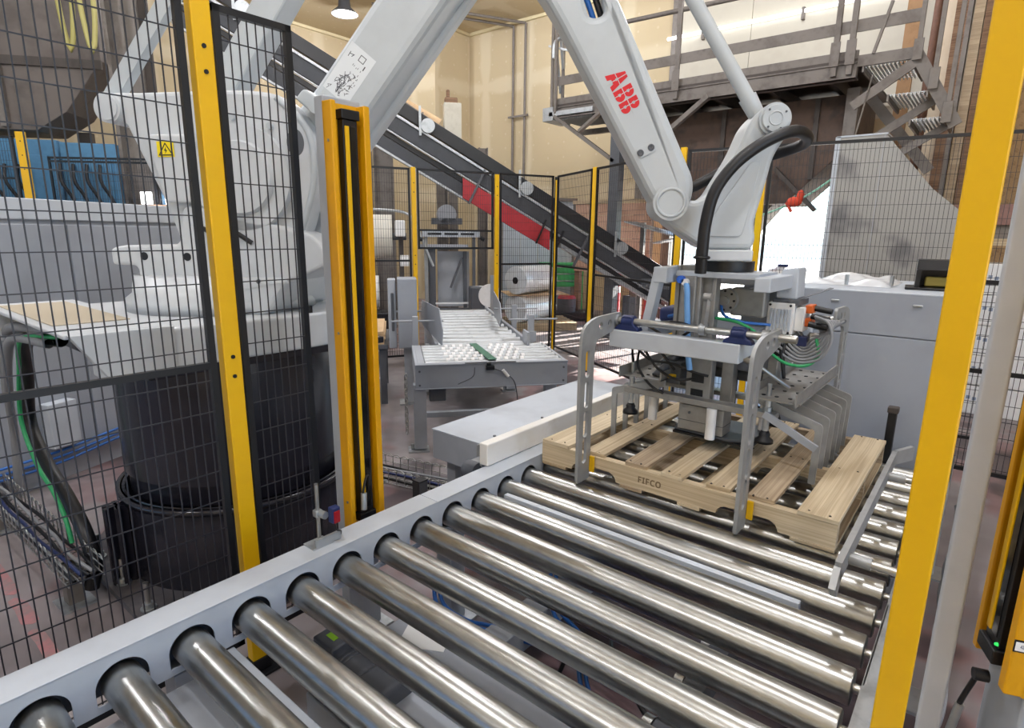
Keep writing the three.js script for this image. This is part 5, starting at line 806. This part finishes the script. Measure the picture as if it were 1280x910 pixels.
// ---------------------------------------------------------------- steel platform with railing and stairs
{
  const t = thing('steel_platform', 'high grey steel platform with railing and stairs above the rear fence', 'platform', [-3.7, 3.3, -8.0]);
  const X = (x) => x + 3.7, Y = (y) => y - 3.3;
  part('edge_beam', [span(X(-5.7), X(-1.55), Y(3.33), Y(3.49), -0.08, 0, 0.004), span(X(-5.7), X(-1.55), Y(3.33), Y(3.345), -0.16, 0.02), span(X(-5.7), X(-1.55), Y(3.48), Y(3.495), -0.16, 0.02)], M.structSteel, t);
  part('deck_edge', span(X(-5.7), X(-1.55), Y(3.53), Y(3.62), -0.03, 0.0, 0.003), M.structSteel, t);
  part('deck', span(X(-5.7), X(-1.55), Y(3.50), Y(3.53), -2.6, 0), M.darkSteel, t);
  for (let x = -5.4; x < -1.6; x += 0.7) part('joist', span(X(x), X(x) + 0.06, Y(3.36), Y(3.50), -2.6, -0.08), M.darkSteel, t);
  part('toe_board', span(X(-5.7), X(-1.0), Y(3.80), Y(3.93), 0.0, 0.015, 0.003), M.structSteel, t);
  part('top_rail', cy(0.03, [X(-5.7), Y(4.50), 0.01], [X(-1.55), Y(4.42), 0.01], 0.03, 14), M.structSteel, t);
  for (const x of [-3.70, -1.78, -1.62]) { const p = part('railing_post', span(X(x) - 0.03, X(x) + 0.03, Y(3.36), Y(5.1), 0.016, 0.06, 0.004), M.structSteel, t); part('clamp_plate', span(X(x) - 0.05, X(x) + 0.05, Y(3.46), Y(3.72), 0.06, 0.075, 0.004), M.structSteel, p); }
  // left end: corner railing, end grating, brackets
  for (const [x, z] of [[-5.78, 0], [-5.68, 0.04], [-5.86, -0.4]]) part('railing_post', span(X(x) - 0.022, X(x) + 0.022, Y(3.4), Y(4.95), z - 0.02, z + 0.02, 0.004), M.structSteel, t);
  part('end_rail', [bar(0.04, 0.04, [X(-5.86), Y(4.15), -0.4], [X(-5.70), Y(4.92), 0.0]), bar(0.04, 0.04, [X(-5.90), Y(3.80), -0.4], [X(-5.72), Y(4.35), 0.0]), tube([[X(-5.74), Y(4.2), 0.03], [X(-5.72), Y(4.42), 0.03], [X(-5.6), Y(4.47), 0.03], [X(-5.3), Y(4.47), 0.03]], 0.03, 10), bar(0.03, 0.03, [X(-5.86), Y(4.4), 0], [X(-5.2), Y(4.18), 0])], M.galv, t);
  part('end_plate', [span(X(-5.80), X(-5.0), Y(3.36), Y(3.43), 0.0, 0.05, 0.004), span(X(-5.92), X(-5.72), Y(3.30), Y(3.5), -0.45, 0.05, 0.006)], M.galv, t);
  const eg = []; for (let i = 0; i < 18; i++) eg.push(span(X(-5.65) + i * 0.035, X(-5.645) + i * 0.035, Y(3.30), Y(3.335), -0.7, 0)); part('end_grating', eg, M.galv, t);
  part('corner_bracket', [bar(0.08, 0.04, [X(-5.25), Y(3.1), 0], [X(-4.85), Y(3.36), 0]), span(X(-5.7), X(-4.9), Y(3.18), Y(3.26), -0.8, -0.72)], M.structSteel, t);
  part('brace', bar(0.06, 0.05, [X(-5.7), Y(3.36), 0.03], [X(-4.60), Y(2.62), 0.03]), M.structSteel, t);
  part('brace', bar(0.08, 0.06, [X(-3.95), Y(2.85), 0.0], [X(-3.25), Y(3.35), 0.0]), M.structSteel, t);
  const co = part('column', span(X(-4.66), X(-4.50), Y(0.02), Y(3.33), -0.1, 0.06, 0.006), M.darkgrey, t); part('foot_plate', span(X(-4.76), X(-4.4), Y(0), Y(0.02), -0.2, 0.16), M.darkgrey, co);
  part('low_beam', span(X(-4.5), X(-3.0), Y(0.80), Y(0.93), -0.06, 0.04, 0.004), M.darkgrey, t);
  for (const x of [-1.65]) part('column', span(X(x) - 0.07, X(x) + 0.07, Y(0), Y(3.33), -0.64, -0.5, 0.004), M.structSteel, t);
  part('column', span(X(-5.45), X(-5.3), Y(0), Y(3.33), -2.4, -2.25), M.structSteel, t);
  // landing and stairs at the right
  part('landing_edge', [span(X(-1.55), X(-0.98), Y(3.44), Y(3.56), -0.02, 0.0, 0.003), bar(0.02, 0.12, [X(-1.0), Y(3.5), 0.0], [X(-0.55), Y(2.72), 0.0]), bar(0.02, 0.12, [X(-1.55), Y(3.3), -0.9], [X(-0.80), Y(2.35), -0.9])], M.structSteel, t);
  for (const [x0, x1, y0] of [[-1.5, -1.0, 3.42], [-1.22, -0.84, 3.08], [-0.98, -0.64, 2.80]]) {
    const s = part('stair_tread', [span(X(x0), X(x0) + 0.02, Y(y0) - 0.04, Y(y0) + 0.03, -0.9, -0.02), span(X(x1) - 0.02, X(x1), Y(y0) - 0.04, Y(y0) + 0.03, -0.9, -0.02)], M.structSteel, t), gr = [];
    for (let x = x0 + 0.035; x < x1 - 0.02; x += 0.038) gr.push(span(X(x), X(x) + 0.006, Y(y0), Y(y0) + 0.03, -0.9, -0.02)); for (let z = -0.85; z < -0.03; z += 0.1) gr.push(span(X(x0), X(x1), Y(y0) + 0.02, Y(y0) + 0.028, z, z + 0.006));
    stuff('grating', gr, M.galv, s);
  }
  part('stair_stringer', [bar(0.03, 0.10, [X(-1.55), Y(3.02), 0.0], [X(-1.0), Y(3.40), 0.0]), bar(0.03, 0.09, [X(-1.45), Y(2.62), -0.3], [X(-0.72), Y(3.1), -0.3]), bar(0.03, 0.08, [X(-1.2), Y(2.42), -0.3], [X(-0.6), Y(2.80), -0.3])], M.structSteel, t);
  for (const [x, y0, y1] of [[-0.98, 3.46, 5.3], [-0.80, 3.15, 5.0], [-0.64, 2.80, 4.6]]) { part('railing_post', span(X(x) - 0.022, X(x) + 0.022, Y(y0), Y(y1), 0.012, 0.05, 0.004), M.structSteel, t); part('post_clamp', span(X(x) - 0.045, X(x) + 0.045, Y(y0) - 0.05, Y(y0) + 0.16, 0.045, 0.065, 0.004), M.structSteel, t); }
  part('stair_rail', [bar(0.04, 0.04, [X(-0.98), Y(4.9), 0.03], [X(-0.42), Y(3.9), 0.03]), bar(0.04, 0.04, [X(-0.72), Y(5.2), 0.03], [X(-0.55), Y(4.35), 0.03]), bar(0.03, 0.03, [X(-1.4), Y(3.55), 0.02], [X(-1.28), Y(4.05), 0.02])], M.structSteel, t);
}
{ // hopper body below the platform
  const t = thing('hopper', 'big dark rusty steel hopper under the high platform', 'hopper', [-3.1, 0, -9.3]);
  part('body', ext([[-1.55, 3.30], [1.5, 3.30], [1.5, 2.75], [0.75, 2.0], [-0.75, 2.0], [-1.55, 2.45]], -0.55, 0.6, 0.01), mapped(mottled(0x5d4a3f, 0x3d322d, 0.9, 190, 1.4), 0.65, 0.1), t);
  for (const x of [-1.3, -0.2, 1.0]) part('rib', span(x, x + 0.06, 2.3, 3.28, 0.6, 0.64), M.darkSteel, t);
  part('outlet', ext([[-0.5, 2.0], [0.5, 2.0], [0.2, 1.62], [-0.2, 1.62]], -0.3, 0.3, 0.01), M.structSteel, t);
  for (const [x, z] of [[-1.4, -0.45], [1.4, -0.45]]) part('leg', span(x - 0.06, x + 0.06, 0, 2.6, z - 0.06, z + 0.06), M.darkSteel, t);
  part('diagonal_brace', bar(0.10, 0.05, [0.6, 2.45, 0.68], [1.15, 1.9, 0.68]), M.darkSteel, t);
}
{ // steel chute reaching down toward the inclined conveyor
  const t = thing('steel_chute', 'grey sheet chute sloping down behind the robot arm joint', 'chute', [-4.02, 0, -8.15]); part('plate', [bar(0.5, 0.02, [-0.2, 2.75, -0.2], [0.75, 1.75, -0.2]), bar(0.02, 0.3, [-0.4, 2.7, -0.05], [0.55, 1.7, -0.05])], M.structSteel, t); part('shelf', [bar(0.4, 0.02, [-0.35, 1.75, 0], [0.65, 1.5, 0]), bar(0.3, 0.02, [0.1, 1.45, 0], [0.9, 1.62, 0])], M.galv, t); part('leg', [span(0.7, 0.76, 0, 1.8, -0.3, -0.24), span(-0.3, -0.24, 0, 1.75, -0.3, -0.24)], M.structSteel, t);
}
{ // tall grey sheet box behind the right fence
  const t = thing('sheet_box', 'tall pale grey scuffed sheet-metal box behind the right rear fence', 'machine', [-0.95, 0, -6.4]);
  const f = fbm(5, 5, 234, 4), g = fbm(3, 3, 235, 3), scuff = texture(512, 2.4, (u, v) => mixc([0.63, 0.625, 0.61], [0.28, 0.28, 0.30], 0.6 * sm(0.46, 0.66, f(u, v)) * sm(0.42, 0.6, g(u, v))));
  part('front_sheet', ext([[-0.38, 1.0], [0.72, 1.0], [0.72, 1.72], [0.42, 1.98], [0.02, 2.46], [-0.38, 2.47]], 0, 0.01, 0.002), mapped(scuff, 0.6), t);
  part('side_sheet', span(-0.39, -0.38, 0.0, 2.47, -0.9, 0.01), M.grey, t); part('edge_fold', [span(-0.385, -0.345, 1.0, 2.47, 0.01, 0.016), span(-0.38, 0.03, 2.46, 2.475, -0.3, 0.016)], M.rail, t);
  part('lower_sheet', span(-0.38, 0.72, 0.0, 0.995, 0, 0.012), mapped(scuff, 0.6), t); part('seam', span(0.005, 0.01, 1.0, 2.46, 0.01, 0.013), M.grey, t);
}
{ // beams and stacked boxes at the right rear
  const t = thing('cross_beam', 'reddish steel beam across the right rear beside the scuffed sheet box', 'beam', [-0.3, 0, -7.0]); part('beam', [span(-0.3, 0.9, 1.68, 1.86, 0, 0.1, 0.004)], mapped(mottled(0x8d6a62, 0x745650, 0.7, 210, 0.5), 0.6), t); part('ledge', span(-0.6, 0.9, 1.5, 1.56, 0, 0.25), M.wood[1], t); part('web', span(-0.5, 0.9, 1.56, 1.68, 0.02, 0.06), M.structSteel, t); part('post', span(0.7, 0.8, 0, 1.9, 0, 0.1), M.structSteel, t);
  const b = thing('cartons', 'white printed cartons stacked below the reddish beam', 'carton', [-0.25, 0, -6.75]);
  const cm = canvasMap(256, 96, (c, w, h) => { c.fillStyle = '#e9ebee'; c.fillRect(0, 0, w, h); c.strokeStyle = '#7f90ad'; c.lineWidth = 4; c.beginPath(); c.arc(190, 36, 14, 0, 7); c.stroke(); c.fillStyle = '#8797b3'; for (let i = 0; i < 6; i++) c.fillRect(90 + i * 14, 30 + (i % 3) * 4, 9, 12); });
  for (let i = 0; i < 5; i++) { const p = part('carton', rb(0.9, 0.265, 0.5, 0.15, 0.135 + i * 0.27, -0.1, 0.006), M.white, b); const g = new THREE.PlaneGeometry(0.8, 0.24).translate(0.15, 0.135 + i * 0.27, 0.1515); g.userData.ownUV = true; part('print', g, mapped(cm, 0.6), p); }
}
{ // timber framing at the right end of the back wall
  const t = thing('timber_wall', 'timber posts and rough board wall at the right rear', 'wall', [-0.4, 0, -9.7]);
  part('board', span(-0.05, 3.0, 0, 5.9, -0.1, -0.02), M.osb, t); part('board', span(-0.62, -0.45, 0, 5.9, -0.1, -0.06), mapped(mottled(0xd9cbb4, 0xc8b89e, 0.5, 220, 1), 0.8), t);
  for (const [x, w, m] of [[-0.45, 0.12, M.oldWood], [-0.33, 0.05, M.structSteel], [-0.26, 0.10, M.wood[2]], [-0.15, 0.08, M.oldWood]]) part('stud', span(x, x + w, 0, 5.9, -0.06, 0.08), m, t);
  part('plank', span(-0.98, -0.82, 2.6, 5.9, -0.06, 0), mapped(mottled(0x9c7a58, 0x866748, 0.6, 221, 0.6), 0.8), t); part('pole', cy(0.05, [-0.6, 0, 0.6], [-0.56, 5.8, 0.6], 0.05, 14), mapped(mottled(0x6b4a3a, 0x573a2d, 0.6, 222, 0.5), 0.7), t);
}
{ const t = thing('rag', 'red cloth bundle hanging on a pale green line behind the fence post', 'cloth', [-1.9, 1.95, -7.4]); part('bundle', [new THREE.IcosahedronGeometry(0.07, 2).scale(1.2, 0.8, 0.7), new THREE.IcosahedronGeometry(0.05, 2).scale(0.8, 1.4, 0.8).translate(0.06, 0.06, 0), bx(0.03, 0.12, 0.03, -0.05, -0.06, 0, 0, 0, 0.5)], std(0xd2492f, 0.7), t); part('line', tube([[-0.9, -0.25, 0], [-0.4, -0.16, 0], [0.1, 0.05, 0], [0.45, 0.3, 0]], 0.012, 6), std(0x8fc9b4, 0.5), t); part('hook', tube([[0.45, 0.3, 0], [0.5, 0.6, -0.1], [0.5, 1.4, -0.7]], 0.01, 6), M.structSteel, t); }
{ const t = thing('exit_lamp', 'small green lit sign lamp on the fence left of the robot wrist post', 'lamp', [-1.70, 1.62, -4.99]); part('housing', rb(0.05, 0.06, 0.03, 0, 0, 0, 0.006), M.black, t); part('lens', rb(0.044, 0.05, 0.006, 0, 0, 0.016, 0.003), new THREE.MeshStandardMaterial({ color: 0x35d070, emissive: 0x35ff80, emissiveIntensity: 0.9 }), t); const l = new THREE.PointLight(0x35ff80, 0.03); l.position.set(0, 0, 0.06); l.castShadow = true; l.name = 'lens_light'; t.add(l); }
{ const t = thing('water_bottle', 'big white plastic drum outside the bright doorway', 'drum', [-2.6, 0, -9.9]); part('body', lathe([[0.001, 0], [0.24, 0], [0.26, 0.03], [0.26, 0.95], [0.2, 1.05], [0.08, 1.1], [0.001, 1.1]], 32), M.white, t); part('cap', cy(0.08, [0, 1.1, 0], [0, 1.14, 0], 0.08, 20), M.navy, t); }

// ---------------------------------------------------------------- left background
{
  const t = thing('switch_cabinet', 'long grey switch cabinet standing behind the robot base at the left', 'cabinet', [-4.30, 0, -0.75], PI / 2 + 0.388);
  // own x runs along the front to the right in the picture
  part('body', span(-1.3, 1.25, 0.12, 1.60, -0.62, -0.02), M.cabinet, t); part('top', span(-1.32, 1.27, 1.60, 1.72, -0.64, 0.0, 0.006), M.rail, t); part('plinth', span(-1.28, 1.2, 0, 0.12, -0.6, -0.04), M.grey, t);
  for (let i = 0; i < 3; i++) { const d = part('door', span(-1.29 + i * 0.845, -0.455 + i * 0.845, 0.15, 1.575, -0.02, 0, 0.006), M.cabinet, t); part('handle', rb(0.03, 0.14, 0.02, -1.22 + i * 0.845, 0.95, 0.01, 0.005), M.black, d); }
  part('junction_box', rb(0.17, 0.28, 0.08, 0.15, 0.38, 0.04, 0.006), M.rail, t); part('cable_run', [0, 1, 2].map((i) => tube([[-0.4, 0.16 + i * 0.03, 0.03], [0.1, 0.14 + i * 0.035, 0.04], [0.6, 0.17 + i * 0.03, 0.03], [1.0, 0.15 + i * 0.03, 0.03]], 0.008, 6)), M.blueHose, t);
}
{ // dark silo-like machine, upper left
  const t = thing('bin', 'big dark steel bin with a tapered underside at the upper left', 'bin', [-9.3, 0, -2.5], E1);
  part('body', ext([[-2.4, 5.6], [0.55, 5.6], [0.55, 3.55], [0.1, 2.95], [-0.25, 2.72], [-2.4, 2.72]], -0.5, 0.2, 0.01), mapped(mottled(0x6a625d, 0x4c4541, 0.7, 230, 1.6), 0.6, 0.15), t);
  part('band', span(-2.4, 0.56, 3.45, 3.55, 0.2, 0.23), M.darkSteel, t); for (const x of [-1.5, -0.6]) part('rib', span(x, x + 0.08, 2.75, 5.6, 0.2, 0.25), M.structSteel, t);
  for (const x of [-2.2, 0.0]) part('leg', span(x - 0.08, x + 0.08, 0, 2.8, -0.5, -0.4), M.darkSteel, t);
}
{ const t = thing('steel_column', 'broad grey-brown steel column between the dark bin and the robot shoulder', 'column', [-8.42, 0, -3.0], E1); part('web', span(-0.17, 0.10, 0, 5.8, -0.02, 0.02), M.structSteel, t); part('flange', [span(-0.2, -0.16, 0, 5.8, -0.15, 0.15), span(0.1, 0.13, 0, 5.8, -0.15, 0.1)], M.structSteel, t); part('side_plate', span(0.13, 0.24, 0, 5.8, -0.04, -0.02), M.darkSteel, t); }
{ const t = thing('hose_bundle', 'yellow hose loops hanging at the upper left', 'hose', [-8.52, 3.38, -2.42], E1); for (const [i, x] of [[0, 0], [1, 0.22]]) part('loop', tube([[x - 0.08, 1.6, 0], [x - 0.04, 0.5, 0.02], [x + 0.02, 0.15, 0.03], [x + 0.08, 0.5, 0.02], [x + 0.06, 1.6, 0]], 0.028, 8, 40), std(i ? 0xb0a968 : 0xa29b58, 0.5), t); part('hanger', span(-0.3, 0.4, 1.6, 1.66, -0.05, 0.05), M.darkSteel, t); part('hanger_rod', cy(0.02, [0.05, 1.66, 0], [0.05, 2.62, 0]), M.darkSteel, t); }
for (const [x, z, w, h, l] of [[-9.6, -2.05, 1.1, 2.6, 'blue machine housing at the left edge behind the switch cabinet'], [-8.80, -2.66, 0.6, 2.55, 'blue machine housing with black cable bundle beside the yellow far post'], [-7.95, -3.3, 0.42, 2.42, 'narrow blue machine housing beside the broad steel column']]) {
  const t = thing('machine_housing', l, 'machine', [x, 0, z], E1); part('body', rb(w, h, 0.6, 0, h / 2, 0, 0.015), M.blueMachine, t); part('panel', rb(w * 0.8, h * 0.3, 0.02, 0, h * 0.78, 0.305, 0.006), M.blueMachine, t); if (w > 0.5) part('cables', [0, 1, 2, 3].map((i) => tube([[-0.3 + i * 0.14, 2.3, 0.34], [-0.28 + i * 0.14, 2.1, 0.4], [-0.2 + i * 0.14, 1.9, 0.36], [-0.1 + i * 0.14, 1.5, 0.34]], 0.02, 6)), M.black, t);
}
post('yellow fence post far behind at the left edge, before the blue machines', -8.62, -1.86, E1, 2.6, { w: 0.09, bolts: [2.5, 2.35, 2.2] });
panel('mesh fence panel far behind at the left, before the blue machines', [-9.5, 0, -0.8], Math.atan2(1.06, 0.88), 1.3, 0.12, 2.55, [2.1], rear);
panel('mesh fence panel far behind, between the broad column and the robot shoulder', [-8.5, 0, -2.05], Math.atan2(1.9, 2.0), 1.9, 0.12, 2.35, [2.3], rear);
{ const t = thing('wall_lamp', 'bright white lamp box low behind the robot shoulder', 'lamp', [-7.66, 1.91, -2.84], E1); const em = new THREE.MeshStandardMaterial({ color: 0xffffff, emissive: 0xffffff, emissiveIntensity: 1.6 }); for (const x of [-0.12, 0.14]) part('panel', rb(0.12, 0.14, 0.03, x, 0, 0, 0.006), em, t); part('bracket', span(-0.2, 0.24, -0.1, -0.07, -0.05, 0), M.oldWood, t); part('post', span(-0.03, 0.05, -1.91, -0.1, -0.06, -0.01), M.structSteel, t); const l = new THREE.PointLight(0xffffff, 0.6); l.position.set(0, 0, 0.15); l.castShadow = true; l.name = 'panel_light'; t.add(l); }
renderer.render(scene, camera);
